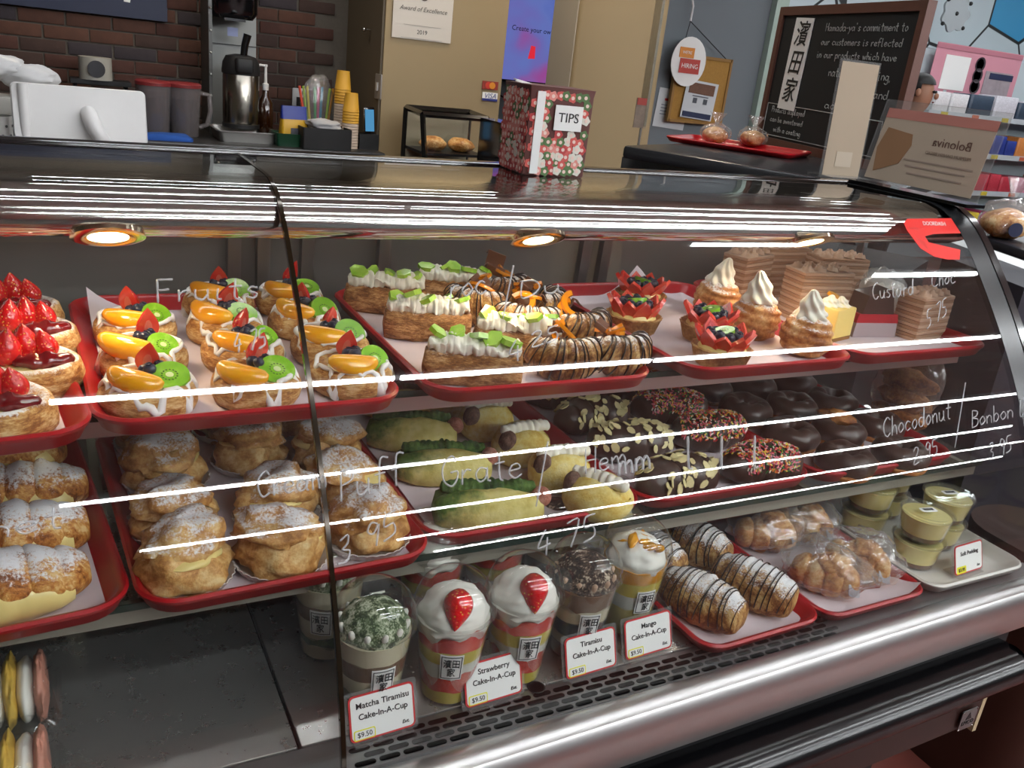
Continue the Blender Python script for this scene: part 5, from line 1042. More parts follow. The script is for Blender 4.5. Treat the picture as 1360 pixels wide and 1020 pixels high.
pitcher('dark tea pitcher with its handle to the left', 203, 4.50, -.6); pitcher('brown tea pitcher with a big handle beside the steel cabinet', 243, 4.52, 1, 1.0)
b = B(); b.loft([rr(.11 * k, .06 * k, .03, z, 5) for k, z in ((1, 0), (1.02, .012), (.8, .024), (.4, .028))]); tag(obj('blue_cloth', b.mesh('blue_cloth', plain('blue_towel', '#1c4c9c', .9, var=.2, bump=.6, bscale=80), 70, lambda p: p * (1 + .12 * nz(p.x, p.y, p.z, 25))), None, (base(217, 0, 4.36), 4.36, BCZ)), 'crumpled blue cloth in front of the pitchers', 'cloth')
# sticker roll on a shelf
p = aty(127, 91, 4.78); t = thing('sticker_roll', 'roll of silver round stickers before the bricks', 'sticker roll', (p.x, 4.8, p.z - .05)); b = B(); b.lathe([(.03, 0), (.072, 0), (.072, .10), (.03, .10)], 24); obj('roll_body', b.mesh('roll_body', plain('roll_paper', '#a8a49a', .6)), t)
b = B(); b.poly([(.038 * math.cos(a), .038 * math.sin(a)) for a in [2 * PI * i / 20 for i in range(20)]], .002, 0, TM((0, -.0725, .05), (PI / 2, 0, 0))); obj('silver_sticker', b.mesh('silver_sticker', plain('silver_print', '#5e5e62', .25, .8, var=.4)), t)
b = B(); b.box((0, 0, 0), (.26, .14, .02)); obj('roll_shelf', b.mesh('roll_shelf', BLACKM), t, (.02, .02, -.01)); 
for j in (-1, 1): b = B(); b.box((0, 0, 0), (.015, .10, .16)); obj('shelf_leg', b.mesh('shelf_leg', BLACKM), t, (.02 + .11 * j, .04, -.09))
# steel cabinet niche with towel dispenser and airpot
xa, xb = aty(274, 100, 4.9).x, aty(341, 100, 4.9).x
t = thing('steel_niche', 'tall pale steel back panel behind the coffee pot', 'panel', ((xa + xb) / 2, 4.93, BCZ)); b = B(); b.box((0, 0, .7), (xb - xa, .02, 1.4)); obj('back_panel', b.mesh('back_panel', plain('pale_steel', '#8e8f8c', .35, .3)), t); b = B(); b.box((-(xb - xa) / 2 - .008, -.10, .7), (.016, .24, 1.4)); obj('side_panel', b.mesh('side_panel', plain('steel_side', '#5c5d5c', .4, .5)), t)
b = B(); b.box((0, -.015, .42), (xb - xa, .01, .004)); obj('panel_seam', b.mesh('panel_seam', DARKSTEEL), t); 
for j in range(7): b = B(); b.ball((0, 0, 0), .006, 8, 5); obj('rivet', cached('niverivet', lambda: b.mesh('rivet', ALU)), t, (-(xb - xa) / 2 - .008, -.222, .18 + j * .1))
p = aty(310, 25, 4.75); t = thing('towel_dispenser', 'black paper towel dispenser above the coffee pot', 'dispenser', (p.x, 4.80, p.z)); b = B(); b.loft([rr(.115 - i, .09 - i, .04, z, 5) for i, z in ((.02, 0), (.0, .03), (0, .30), (.02, .33))]); obj('dispenser_body', b.mesh('dispenser_body', BLACK), t); b = B(); b.box((0, -.03, -.06), (.05, .002, .04)); obj('blue_label', b.mesh('blue_label', plain('blue_label', '#8b93b8', .5)), t); b = B(); b.box((0, -.08, -.004), (.10, .03, .012)); obj('chute', b.mesh('chute', DARKSTEEL), t)
def airpot():
    t = thing('airpot', 'steel pump coffee pot with a black lid on the back counter', 'coffee pot', (base(320, 0, 4.6), 4.6, BCZ + .05)); b = B(); b.lathe([(0, 0), (.088, 0), (.088, .018), (.085, .02)], 28); obj('foot', b.mesh('foot', BLACKM), t)
    b = B(); b.lathe([(.085, .02), (.086, .03), (.086, .245), (.083, .25), (0, .25)], 32); obj('pot_body', b.mesh('pot_body', plain('airpot_steel', '#9a958c', .22, 1)), t); b = B(); b.lathe([(.089, .248), (.090, .262), (.085, .30), (.070, .328), (.03, .338), (0, .338)], 28); obj('pot_lid', b.mesh('pot_lid', BLACKM), t)
    b = B(); rbox(b, (0, -.07, .29), (.085, .07, .07), .015); obj('spout', b.mesh('spout', BLACKM), t); b = B(); b.tube([(.005, -.03, .32), (.012, -.03, .38), (.025, -.03, .43)], [.016, .017, .019], 10); obj('lever', b.mesh('lever', BLACK), t)
airpot()
t = thing('steel_pan', 'shallow steel pan under the coffee pot', 'pan', (base(328, 0, 4.45), 4.52, BCZ)); b = B(); b.loft([rr(.15 - i, .14 - i, .02, z, 4) for i, z in ((.02, 0), (.012, .045), (0, .048), (.0, .052), (.014, .050), (.024, .006))]); obj('pan_body', b.mesh('pan_body', STEEL), t)
# pump bottle, outlet, coffee bag, green tray, straws, cups, tablet
t = thing('pump_bottle', 'amber syrup bottle with a white pump', 'bottle', (base(354, 0, 4.6), 4.62, BCZ)); b = B(); b.lathe([(0, 0), (.036, 0), (.038, .004), (.038, .17), (.016, .21), (.014, .235), (0, .235)], 20); obj('bottle_body', b.mesh('bottle_body', plain('amber_glass', '#2e1608', .12, 0, .5, .5)), t); b = B(); b.lathe([(.015, .232), (.016, .262), (.008, .266), (.006, .34), (.009, .342), (.009, .352), (0, .353)], 14); b.tube([(0, 0, .346), (-.03, -.012, .348), (-.04, -.016, .342)], .0055, 8); obj('pump', b.mesh('pump', WHITEPL), t)
t = thing('wall_outlet', 'white wall outlet with a black plug on the bricks', 'outlet', (aty(397, 132, YB - .02).x, YB - .018, aty(397, 132, YB - .02).z)); b = B(); rbox(b, (0, 0, 0), (.072, .115, .008), .006, M=TM(rot=(PI / 2, 0, 0))); obj('outlet_plate', b.mesh('outlet_plate', WHITEPL), t); b = B(); b.box((.006, -.022, -.01), (.04, .035, .045)); b.tube([(.006, -.03, -.03), (.01, -.03, -.12), (.04, -.02, -.2)], .005, 6); obj('plug', b.mesh('plug', BLACKM), t)
t = thing('coffee_packet', 'blue and yellow coffee packet in a green tray', 'packet', (base(391, 0, 4.4), 4.40, BCZ + .012), .1); b = B(); b.loft([rr(.062 * k, .03 * q, .01, z, 3) for k, q, z in ((1, .9, 0), (1.04, 1, .05), (1, .7, .11), (.98, .15, .17))]); obj('packet_body', b.mesh('packet_body', plain('packet_yellow', '#c79a1c', .4)), t); b = B(); b.loft([rr(.0632, .0305 * q, .01, z, 3) for q, z in ((.72, .112), (.2, .172))]); obj('blue_top', b.mesh('blue_top', plain('packet_blue', '#1d2f86', .4)), t); b = B(); b.box((.002, -.032, .045), (.05, .003, .055)); obj('packet_print', b.mesh('packet_print', plain('packet_print', '#50505a', .5, var=.5, vs=80)), t)
t = thing('green_tray', 'small dark green tray on the back counter', 'tray', (base(391, 0, 4.4), 4.40, BCZ)); b = B(); b.loft([rr(.095 - i, .07 - i, .01, z, 3) for i, z in ((.008, 0), (0, .06), (.006, .06), (.014, .006))]); obj('tray_body', b.mesh('tray_body', plain('dark_green', '#0f3d26', .4)), t)
t = thing('straw_bag', 'clear bag of coloured straws and spoons', 'straw bag', (base(425, 0, 4.62), 4.66, BCZ)); 
for i, c in enumerate(('#c8482e', '#9bc13c', '#d8c83c', '#3c9a5c', '#c85a8c', '#4aa0c8', '#a4c83c', '#e0a03c')): b = B(); b.tube([(0, 0, 0), (.012 * (i - 4), .004 * (i % 3), .26)], .0065, 7); obj('straw', b.mesh('straw', plain('straw_%d' % i, c, .4)), t, (-.05 + i * .014, (i % 3) * .02 - .02, .005))
film('clear_bag', (.085, .05, .16), 60, t)
def cup_stack(label, px, y, h, tall, split):
    t = thing('cup_stack', label, 'paper cups', (base(px, 0, y), y, BCZ), 0, 'stacked paper cups on the back counter'); PC = cached('pcups', lambda: plain('white_cup', '#b9a898', .6)); YC_ = cached('ycups', lambda: plain('yellow_cup', '#c8962c', .6)); n = int(h / .0135)
    cm = [cached(('cup', m.name), lambda m=m: (lambda b: (b.lathe([(.0405, 0), (.042, .002), (.0405, .004), (.031, .09), (0, .09)], 18), b.mesh('paper_cup', m, 40))[1])(B())) for m in (PC, YC_)]
    for i in range(n): obj('paper_cup', cm[1 if i * .0135 > split else 0], t, (0, 0, i * .0135))
cup_stack('tall stack of paper cups, yellow on top', 456, 4.55, .29, 1, .20); cup_stack('shorter stack of paper cups in front of the tall one', 468, 4.42, .20, 0, .12)
p = aty(490, 160, 4.42); t = thing('card_reader', 'small tablet with a blue screen leaning on the tan return', 'tablet', (p.x, 4.42, p.z - .065)); b = B(); rbox(b, (0, 0, 0), (.066, .13, .01), .006, M=TM((0, 0, .065), (PI / 2 - .12, 0, .35))); obj('tablet_body', b.mesh('tablet_body', BLACK), t); b = B(); b.box((0, 0, 0), (.054, .105, .002), M=TM((0, 0, .065), (PI / 2 - .12, 0, .35)) @ TM((0, 0, .0062))); obj('screen', b.mesh('screen', glow('tablet_screen', (.12, .42, .75), .5)), t); b = B(); b.box((0, .02, -.07), (.10, .08, .14)); obj('tablet_stand', b.mesh('tablet_stand', BLACKM), t)
t = thing('condiment_box', 'black condiment box holding napkins in front of the straws', 'box', (base(432, 0, 4.36), 4.36, BCZ)); b = B(); b.loft([rr(.12 - i, .08 - i, .008, z, 3) for i, z in ((0, 0), (0, .10), (.006, .10), (.006, .01))]); obj('box_body', b.mesh('box_body', BLACKM), t); obj('napkins', lump((0, 0, .11), (.075, .055, .028), 9, .4, .3, mat=plain('napkin', '#a9a8aa', .8), name='napkins'), t)
# ================================================================ tan wall things
def flat(name, label, cat, px0, py0, px1, py1, y, mat, d=.004, group=None):
    a, c = aty(px0, py0, y), aty(px1, py1, y); t = thing(name, label, cat, ((a.x + c.x) / 2, y, (a.z + c.z) / 2), 0, group); w, h = abs(c.x - a.x), abs(a.z - c.z); b = B(); b.box((0, 0, 0), (w, d, h)); obj('sheet', b.mesh('sheet', mat), t); return t, w, h
t, w, h = flat('certificate', 'white award certificate taped to the tan wall', 'certificate', 524, -22, 598, 58, 4.413, plain('certificate_paper', '#c7c0b6', .7))
text('Award of Excellence', .030, plain('award_ink', '#55504a', .7), t, (0, -.003, .02), (PI / 2, 0, 0), shear=.3); text('2019', .028, INK, t, (0, -.003, -.085), (PI / 2, 0, 0))
b = B(); b.lathe([(0, .003), (.024, .002), (.025, 0)], 20, M=TM((0, -.003, .085), (PI / 2, 0, 0))); obj('seal', b.mesh('seal', plain('seal', '#4a4438', .5, var=.4)), t)
for z, x0 in ((-.055, .2), (-.115, .22)): b = B(); b.box((0, -.003, z), (x0, .001, .0015)); obj('rule_line', b.mesh('rule_line', plain('rule', '#8a847a', .7)), t)
t, w, h = flat('card_sticker', 'red and yellow circles card sticker above the blue lettered one', 'sticker', 641, 107, 661, 120, 4.413, plain('card_red', '#8a2a1c', .5), .003)
for s, c in ((-1, '#c8321e'), (1, '#d88a1e')): b = B(); b.lathe([(0, .001), (h * .42, 0)], 16, M=TM((s * h * .28, -.0022 - .0005 * s, 0), (PI / 2, 0, 0))); obj('circle', b.mesh('circle', plain('circle_%d' % s, c, .5)), t)
t, w, h = flat('card_sticker', 'white sticker lettered VISA in blue', 'sticker', 641, 122, 660, 135, 4.413, WHITEP, .003); text('VISA', .036, plain('visa_blue', '#1a2a7c', .5), t, (0, -.002, .003), (PI / 2, 0, 0), shear=.25); b = B(); b.box((0, -.0015, -h / 2 + .006), (w, .002, .012)); obj('blue_bar', b.mesh('blue_bar', plain('bar_blue', '#24307c', .5)), t)
p = atx(503, 115, 1.516); t = thing('light_switch', 'grey light switch plate on the dark tan return', 'switch', (1.514, p.y, p.z)); b = B(); rbox(b, (0, 0, 0), (.09, .12, .008), .006, M=TM(rot=(PI / 2, 0, -PI / 2))); obj('switch_plate', b.mesh('switch_plate', plain('switch_grey', '#8a8580', .5)), t); b = B(); b.box((-.007, 0, 0), (.008, .02, .04)); obj('rocker', b.mesh('rocker', WHITEPL), t)
p = atx(492, 40, 1.516); t = thing('wall_hook', 'small steel knob hook on the dark tan return', 'hook', (1.516, p.y, p.z)); b = B(); b.tube([(0, 0, 0), (-.03, 0, 0)], .005, 8); b.ball((-.034, 0, 0), .012, 10, 8); obj('knob', b.mesh('knob', CHROME), t)
# pastry warmer cabinet below the card stickers
p0 = aty(560, 212, 3.9); t = thing('warmer_cabinet', 'slanted glass pastry warmer with black frame', 'warmer', (aty(612, 215, 3.9).x, 4.1, .78)); 
for sx in (-1, 1):
    b = B(); b.tube([(sx * .17, -.22, 0), (sx * .17, -.10, .36)], .014, 4); b.tube([(sx * .17, -.10, .36), (sx * .17, .12, .37)], .014, 4); b.tube([(sx * .17, .12, .37), (sx * .17, .12, 0)], .014, 4); obj('frame', b.mesh('frame', BLACK), t)
for q in (((-.17, -.10, .36), (.17, -.10, .36)), ((-.17, -.22, .0), (.17, -.22, .0)), ((-.17, .12, .37), (.17, .12, .37))): b = B(); b.tube(q, .014, 4); obj('frame', b.mesh('frame', BLACK), t)
b = B(); b.box((0, 0, 0), (.34, .003, .38), M=TM((0, -.16, .18), (-.32, 0, 0))); obj('front_pane', b.mesh('front_pane', GLASS), t); b = B(); b.box((0, -.01, .185), (.33, .26, .012)); obj('rack', b.mesh('rack', DARKSTEEL), t); b = B(); b.box((0, .11, .18), (.33, .006, .35)); obj('back_plate', b.mesh('back_plate', plain('warmer_back', '#8d8670', .4)), t)
for j in (-1, 1): tag(obj('warm_pastry', lump((0, 0, .03), (.065, .06, .035), j + 3, .15, .08, mat=BREAD, name='warm_pastry', cut=0), None, (t.location.x + .075 * j, 4.08, .78 + .192)), 'golden bun in the warmer, %s of the two' % ('left' if j < 0 else 'right'), 'bun', 'golden buns in the warmer')
tb = thing('warmer_table', 'dark side counter under the pastry warmer', 'counter', (t.location.x, 4.08, 0)); b = B(); b.box((0, 0, .38), (.36, .5, .76)); obj('table_body', b.mesh('table_body', BLACKM), tb); b = B(); b.box((0, 0, .77), (.37, .52, .02)); obj('table_top', b.mesh('table_top', CT), tb)
p = aty(668, 215, 3.6); t = thing('black_cabinet', 'tall black cabinet side behind the tips box', 'cabinet', (p.x + .0, 3.62, 0)); b = B(); b.box((0, 0, .58), (.09, .36, 1.16)); obj('cabinet_side', b.mesh('cabinet_side', BLACK), t); t.location.x += .01; b = B(); b.box((0, -.182, .9), (.07, .004, .3)); obj('cabinet_door', b.mesh('cabinet_door', BLACKM), t)
# menu screen beyond the opening
a, c = aty(640, -20, 6.9), aty(752, 106, 6.9); t = thing('menu_screen', 'bright blue menu screen reading Create your own', 'screen', ((a.x + c.x) / 2, 6.93, (aty(700, 108, 6.9).z + .42))); w = c.x - a.x; b = B(); b.box((0, 0, 0), (w + .04, .05, .88)); obj('screen_frame', b.mesh('screen_frame', BLACK), t); b = B(); b.box((0, -.027, 0), (w, .004, .84))
def scr():
    t = NT('menu_image'); n1 = t.noise(t.coord((1, 1, 1)), 2.2, 2); c = t.ramp(n1, [(.3, hx('#4a6cd8')), (.48, hx('#7f93ea')), (.6, hx('#8a86e0')), (.72, hx('#c060b8'))]); e = t.n('ShaderNodeEmission'); t.l(c, e.inputs[0]); e.inputs[1].default_value = .42; t.l(e.outputs[0], t.out.inputs[0]); return t.mat
obj('screen_image', b.mesh('screen_image', scr()), t); pt = aty(708, 40, 6.9); text('Create your own', .056, plain('menu_ink', '#0e1224', .6), t, (pt.x - t.location.x, -.031, pt.z - t.location.z), (PI / 2, 0, 0)); b = B(); b.poly([(-.03, -.05), (.035, -.045), (.03, .05), (-.01, .055)], .002, 0, TM((aty(706, 70, 6.9).x - t.location.x, -.030, aty(706, 70, 6.9).z - t.location.z), (PI / 2, 0, 0))); obj('red_logo', b.mesh('red_logo', glow('logo_red', (.75, .03, .05), .7)), t)
b = B(); b.tube([(-.2, 0, -.44), (-.18, -.02, -.55), (-.05, -.01, -.6), (0, .02, -.5)], .008, 6); obj('cable', b.mesh('cable', BLACKM), t)
# ================================================================ second counter to the right
C2 = 1.22
a, c = at(1150, 245, C2), at(845, 195, C2); u = (c - a).normalized(); nrm = Vector((-u.y, u.x, 0)); nrm = nrm if nrm.x > 0 else -nrm
rz2 = math.atan2(u.y, u.x); L2 = (c - a).length + .12; ctr = a + u * ((c - a).length / 2 - .02) + nrm * .45
t2 = thing('side_counter', 'black edged serving counter carrying the chalkboard', 'counter', (ctr.x, ctr.y, 0), rz2)
sg = 1 if (Matrix.Rotation(rz2, 3, 'Z') @ Vector((0, 1, 0))).dot(nrm) > 0 else -1
b = B(); rbox(b, (0, 0, C2 - .02), (L2, .92, .04), .01); obj('counter_top', b.mesh('counter_top', plain('side_top', '#2a2b2e', .25)), t2)
b = B(); b.box((0, -sg * .44, C2 - .06), (L2, .03, .05)); obj('front_lip', b.mesh('front_lip', BLACK), t2)
b = B(); b.box((0, sg * .05, (C2 - .3) / 2), (L2, .8, C2 - .3)); obj('counter_body', b.mesh('counter_body', plain('side_body', '#2c2b2d', .5)), t2)
b = B(); b.box((0, -sg * .42, C2 - .10), (L2, .012, .012)); b.box((0, -sg * .42, C2 - .29), (L2, .02, .02)); obj('door_track', b.mesh('door_track', ALU), t2)
b = B(); b.box((0, -sg * .415, C2 - .19), (L2, .004, .18)); obj('door_glass', b.mesh('door_glass', GLASS), t2)
for i in range(5): b = B(); b.box((0, 0, 0), (.016, .02, .20)); obj('door_post', cached('c2post', lambda: b.mesh('door_post', ALU)), t2, (-L2 / 2 + .06 + i * (L2 - .12) / 4, -sg * .42, C2 - .19))
for i in range(5):
    q = t2.matrix_world if False else (Matrix.Translation(t2.location) @ Matrix.Rotation(rz2, 4, 'Z')) @ Vector((-L2 / 2 + .14 + i * .19, -sg * .30, C2 - .29))
    tag(obj('bread_loaf', lump((0, 0, .03), (.07, .05, .04), i + 40, .2, .1, mat=BREAD, name='bread_loaf', cut=0), None, (q.x, q.y, q.z - .01)), 'bread loaf inside the side counter, %s from the aisle end' % ordn[i], 'bread', 'bread loaves inside the side counter')
# red tray with two film wrapped buns
q0, q1 = at(880, 182, C2 + .012), at(1052, 208, C2 + .012); v = (q1 - q0); rzt = math.atan2(v.y, v.x); nn = Vector((-v.y, v.x, 0)).normalized(); nn = nn if nn.x > 0 else -nn; tc = (q0 + q1) / 2 + nn * .15
tag(obj('serving_tray', tray_mesh(v.length, .30, .016, RED), None, (tc.x, tc.y, C2), (0, 0, rzt)), 'red tray on the side counter with two bagged buns', 'tray')
for i, (px, py) in enumerate(((948, 188), (998, 192))):
    p = at(px, py, C2 + .012); t = thing('bagged_bun', 'film bagged golden bun on the red tray, %s' % ('twisted ends spread apart' if i == 0 else 'upright twist beside the chalkboard'), 'bun', (p.x, p.y, C2 + .006), 0, 'film bagged buns on the side counter')
    obj('bun', lump((0, 0, .028), (.046, .042, .028), i + 70, .12, .08, mat=BREAD, name='bun', cut=0), t); film('film_bag', (.054, .050, .034), i + 71, t, knot=(.0, 0))
# chalkboard
yl = (EYE.z - C2) / .079; LX, RX = Vector((.913 * yl, yl, 0)), Vector((1.2 * .696 * yl, .696 * yl, 0)); dv = (RX - LX); BWd = dv.length; rzb = math.atan2(dv.y, dv.x); BHt = .50
t = thing('chalkboard', 'black chalkboard in a brown wooden frame with white handwriting', 'chalkboard', ((LX.x + RX.x) / 2, (LX.y + RX.y) / 2, C2 + .001), rzb)
FR = plain('brown_frame', '#5a362b', .5, var=.15); b = B(); b.box((0, 0, BHt / 2), (BWd - .04, .012, BHt - .04)); obj('board', b.mesh('board', plain('chalk_black', '#0d1012', .7, var=.3, vs=8)), t)
for lo, hi in (((-BWd / 2, 0), (BWd / 2, .03)), ((-BWd / 2, BHt - .03), (BWd / 2, BHt)), ((-BWd / 2, .03), (-BWd / 2 + .03, BHt - .03)), ((BWd / 2 - .03, .03), (BWd / 2, BHt - .03))):
    b = B(); b.box(((lo[0] + hi[0]) / 2, 0, (lo[1] + hi[1]) / 2), (hi[0] - lo[0], .03, hi[1] - lo[1])); obj('frame', b.mesh('frame', FR), t)
b = B(); b.box((0, 0, 0), (.125, .003, .32)); o = obj('calligraphy_sheet', b.mesh('calligraphy_sheet', WHITEP), t, (-BWd / 2 + .185, -.009, .30), (0, 0.03, 0))
for k, ch in enumerate('濱田家'): text(ch, .092, INK, o, (0, -.003, .100 - k * .098), (PI / 2, 0, 0), bold=.0006, shear=.15)
CHALK = plain('chalk', '#a9aaa6', .9)
def chalk(txt, x, z, h, wd):
    S, w = strokes(txt); b = B(); k = wd / w
    for Q in S: b.tube([(x + q[0] * k, -.0075, z + q[1] * h) for q in Q], .0014, 4)
    obj('chalk_lettering', b.mesh('chalk_lettering', CHALK, 180), t)
for s, x, z, h, w in (("Hamada-ya's commitment to", -.10, .415, .026, .46), ('our customers is reflected', -.11, .370, .024, .46), ('in our products which have', -.12, .328, .024, .46), ('natural flavoring,', -.02, .270, .030, .36), ('coloring and', .07, .215, .028, .27), ('additives', .0, .165, .026, .25), ('Products displayed', -.36, .125, .022, .24), ('can be sweetened', -.36, .090, .020, .24), ('with a coating', -.32, .055, .020, .2)): chalk(s, x, z, h, w)
b = B(); b.tube([(-.40, -.0075, .155), (.35, -.0075, .150), (.35, -.0075, .04), (-.40, -.0075, .04), (-.40, -.0075, .155)], .0016, 4); obj('chalk_frame', b.mesh('chalk_frame', CHALK, 180), t)
# acrylic stand before the chalkboard
p = at(1114, 236, C2); t = thing('acrylic_stand', 'tall acrylic menu stand with a blank tan back', 'sign', (p.x, p.y, C2), -.10); dd = (p - EYE).length; hh = .178 * dd / 1.55; ww = .066 * dd / 1.40 * 1.1
b = B(); b.box((0, 0, hh / 2), (ww, .004, hh), M=TM(rot=(-.06, 0, 0))); obj('acrylic_sheet', b.mesh('acrylic_sheet', ACRY), t); b = B(); b.box((0, -.003, hh / 2), (ww - .012, .001, hh - .012), M=TM(rot=(-.06, 0, 0))); obj('menu_back', b.mesh('menu_back', plain('menu_card_back', '#9a8a76', .7)), t); b = B(); b.box((0, .0, .003), (ww, .10, .006)); obj('stand_foot', b.mesh('stand_foot', ACRY), t)
b = B(); b.box((0, -.0045, .05), (ww * .4, .001, .04), M=TM(rot=(-.06, 0, 0))); obj('label_square', b.mesh('label_square', plain('label_square', '#a89a88', .7)), t)
# cork board with notices, hung from a hook
def card(parent, nm, x, z, w, h, mat, dy, rot=0, r=.0):
    b = B(); b.box((0, 0, 0), (w, .004, h)); return obj(nm, b.mesh(nm, mat), parent, (x, dy, z), (0, rot, 0))
YN = 5.54; a, c = aty(900, 72, YN), aty(955, 165, YN); w, h = c.x - a.x, a.z - c.z
t = thing('cork_board', 'cork notice board hanging on a string from a hook', 'notice board', ((a.x + c.x) / 2, YN, (a.z + c.z) / 2), (0, .0, 0)); b = B(); b.box((0, 0, 0), (w, .02, h)); obj('cork', b.mesh('cork', plain('cork', '#a37a3a', .9, var=.2, vs=60, bump=.4)), t)
for s in (-1, 1): b = B(); b.box((s * w / 2, -.004, 0), (.02, .03, h + .02)); obj('frame_rail', b.mesh('frame_rail', plain('cork_frame%d' % s, '#8f6a34', .6)), t); b = B(); b.box((0, -.004, s * h / 2), (w, .03, .02)); obj('frame_rail', b.mesh('frame_rail', plain('cork_frameh%d' % s, '#8f6a34', .6)), t)
hk = aty(917, 28, YN); b = B(); b.tube([(w / 2 - .03, 0, h / 2), (hk.x - t.location.x, 0, hk.z - t.location.z), (-w / 2 + .03, 0, h / 2)], .004, 5); obj('string', b.mesh('string', INK), t); b = B(); b.tube([(hk.x - t.location.x, .0, hk.z - t.location.z), (hk.x - t.location.x + .01, .01, hk.z - t.location.z + .10), (hk.x - t.location.x - .02, .0, hk.z - t.location.z + .16)], .008, 6); obj('hook', b.mesh('hook', WHITEPL), t)
def notice(label, px0, py0, px1, py1, y, parts):
    a, c = aty(px0, py0, y), aty(px1, py1, y); t = thing('notice', label, 'notice', ((a.x + c.x) / 2, y, (a.z + c.z) / 2), (0, .06, 0), 'notices around the cork board'); w, h = c.x - a.x, a.z - c.z
    card(t, 'sheet', 0, 0, w, h, plain('notice_white_' + label[:6], '#c9cdd0', .7), 0)
    for nm, x, z, pw, ph, colr in parts: card(t, nm, x * w, z * h, pw * w, ph * h, plain(nm + label[:5], colr, .6, var=.3, vs=60), -.004)
    return t, w, h
t, w, h = notice('white notice with food photo on the cork board', 912, 106, 945, 160, YN - .03, (('photo', 0, .30, .8, .28, '#6b4a38'), ('blue_strip', 0, -.40, .9, .14, '#222c4c'), ('text_block', -.15, -.02, .12, .14, '#50545c'), ('text_block', .18, -.02, .12, .14, '#50545c'), ('text_line', 0, .1, .5, .03, '#60646c')))
t, w, h = notice('white notice with blue border and a red line at the counter end', 875, 117, 908, 172, 5.594, (('red_line', 0, .22, .55, .06, '#c03a3a'), ('text_line', 0, .08, .7, .02, '#6a7080'), ('text_line', 0, 0, .7, .02, '#6a7080'), ('text_line', 0, -.08, .7, .02, '#6a7080'), ('text_line', 0, -.16, .7, .02, '#6a7080'), ('emblem', 0, .38, .18, .2, '#4a4e58')))
p = aty(914, 82, YN - .05); t = thing('hiring_sign', 'round white sign with an orange and red speech bubble', 'sign', (p.x, YN - .05, p.z)); b = B(); b.poly([(.155 * math.cos(q), .17 * math.sin(q)) for q in [2 * PI * i / 28 for i in range(28)]], .006, 0, TM(rot=(PI / 2, 0, 0))); obj('sign_disc', b.mesh('sign_disc', WHITEP), t)
card(t, 'orange_bubble', -.03, .06, .13, .07, plain('bubble_orange', '#d88a3c', .6), -.010); o = card(t, 'red_bubble', .01, -.03, .18, .10, plain('bubble_red', '#b8443c', .6), -.011); text('HIRING', .045, WHITEP, o, (0, -.003, 0), (PI / 2, 0, 0)); text("WE'RE", .03, WHITEP, t, (-.03, -.0135, .06), (PI / 2, 0, 0))
# hanging menu board edge-on beside the column
q0, q1 = aty(888, 0, 3.55), aty(860, 178, 3.55); t = thing('hanging_menu', 'printed menu panel hanging almost edge-on beside the tan column', 'menu', (aty(872, 90, 3.55).x, 3.6, aty(872, 100, 3.55).z), (0, 0, 1.06)); b = B(); b.box((0, 0, .25), (.30, .012, .95)); obj('panel', b.mesh('panel', plain('menu_panel', '#8f8775', .6, var=.35, vs=25)), t); b = B(); b.box((0, 0, .25), (.31, .006, .97)); obj('clear_sleeve', b.mesh('clear_sleeve', ACRY), t)
for j in range(14): b = B(); b.box((0, 0, 0), (.22, .002, .010)); obj('text_line', cached('mline', lambda: b.mesh('text_line', plain('menu_line', '#4a4640', .7))), t, (0, -.0075, -.12 + j * .06))
b = B(); b.tube([(0, 0, -.22), (.0, 0, -.55)], .006, 6); obj('post', b.mesh('post', ALU), t)
p = aty(850, 150, 3.45); t = thing('menu_leaflet', 'small printed leaflet card stuck beside the column foot', 'leaflet', (p.x, 3.45, p.z)); card(t, 'sheet', 0, 0, .055, .13, plain('leaflet', '#7a6a5c', .6, var=.5, vs=40), 0); card(t, 'red_head', 0, .05, .05, .03, plain('leaflet_red', '#9a3a30', .6), -.003)
p = aty(850, 215, 3.3); t = thing('display_card', 'small framed card standing at the column foot', 'card', (p.x, 3.3, p.z - .06)); card(t, 'sheet', 0, .06, .06, .13, plain('dcard', '#8a7a66', .6), 0); card(t, 'blue_stripe', .0, .06, .03, .08, plain('dcard_blue', '#2a2c4c', .6), -.003); b = B(); b.tube([(0, .01, 0), (0, .01, .002 - p.z + .06)], .012, 6); obj('card_stand', b.mesh('card_stand', BLACKM), t)
# ================================================================ shop shelves beyond
YS = 5.45
xs0, xs1 = aty(1232, 150, YS).x, 11.6
t = thing('gondola_shelf', 'white shop shelving unit below the pink poster', 'shelf', ((xs0 + xs1) / 2, YS + .2, 0)); Wd = xs1 - xs0; WS = plain('shelf_white', '#b9c4c8', .5)
b = B(); b.box((0, .2, .95), (Wd, .03, 1.9)); obj('back_panel', b.mesh('back_panel', WS), t)
SZ = [aty(1300, y, YS - .02).z for y in (153, 204, 254, 306)]
for z in SZ:
    b = B(); b.box((0, 0, z - .012), (Wd, .40, .024)); s = obj('shelf_board', b.mesh('shelf_board', WS), t); b = B(); b.box((0, -.205, z - .02), (Wd, .008, .045)); obj('price_rail', b.mesh('price_rail', plain('price_rail_%d' % int(z * 100), '#c3ccd2', .4)), s)
    for i in range(9): b = B(); b.box((0, 0, 0), (.09, .004, .035)); obj('price_tag', cached('ptag%d' % (i % 2), lambda: b.mesh('price_tag', plain('ptag_%d' % (i % 2), ('#c9b83a', '#c86a4a')[i % 2], .5))), s, (-Wd / 2 + .2 + i * .42, -.212, z - .02))
PAL = ['#c03a4a', '#2c3f92', '#d8d8e0', '#4aa8c8', '#c86a8c', '#8a4a9c', '#d88a4a', '#3a4a5c', '#e0c84a', '#5cae8c', '#e6e6ea', '#b83a6a']
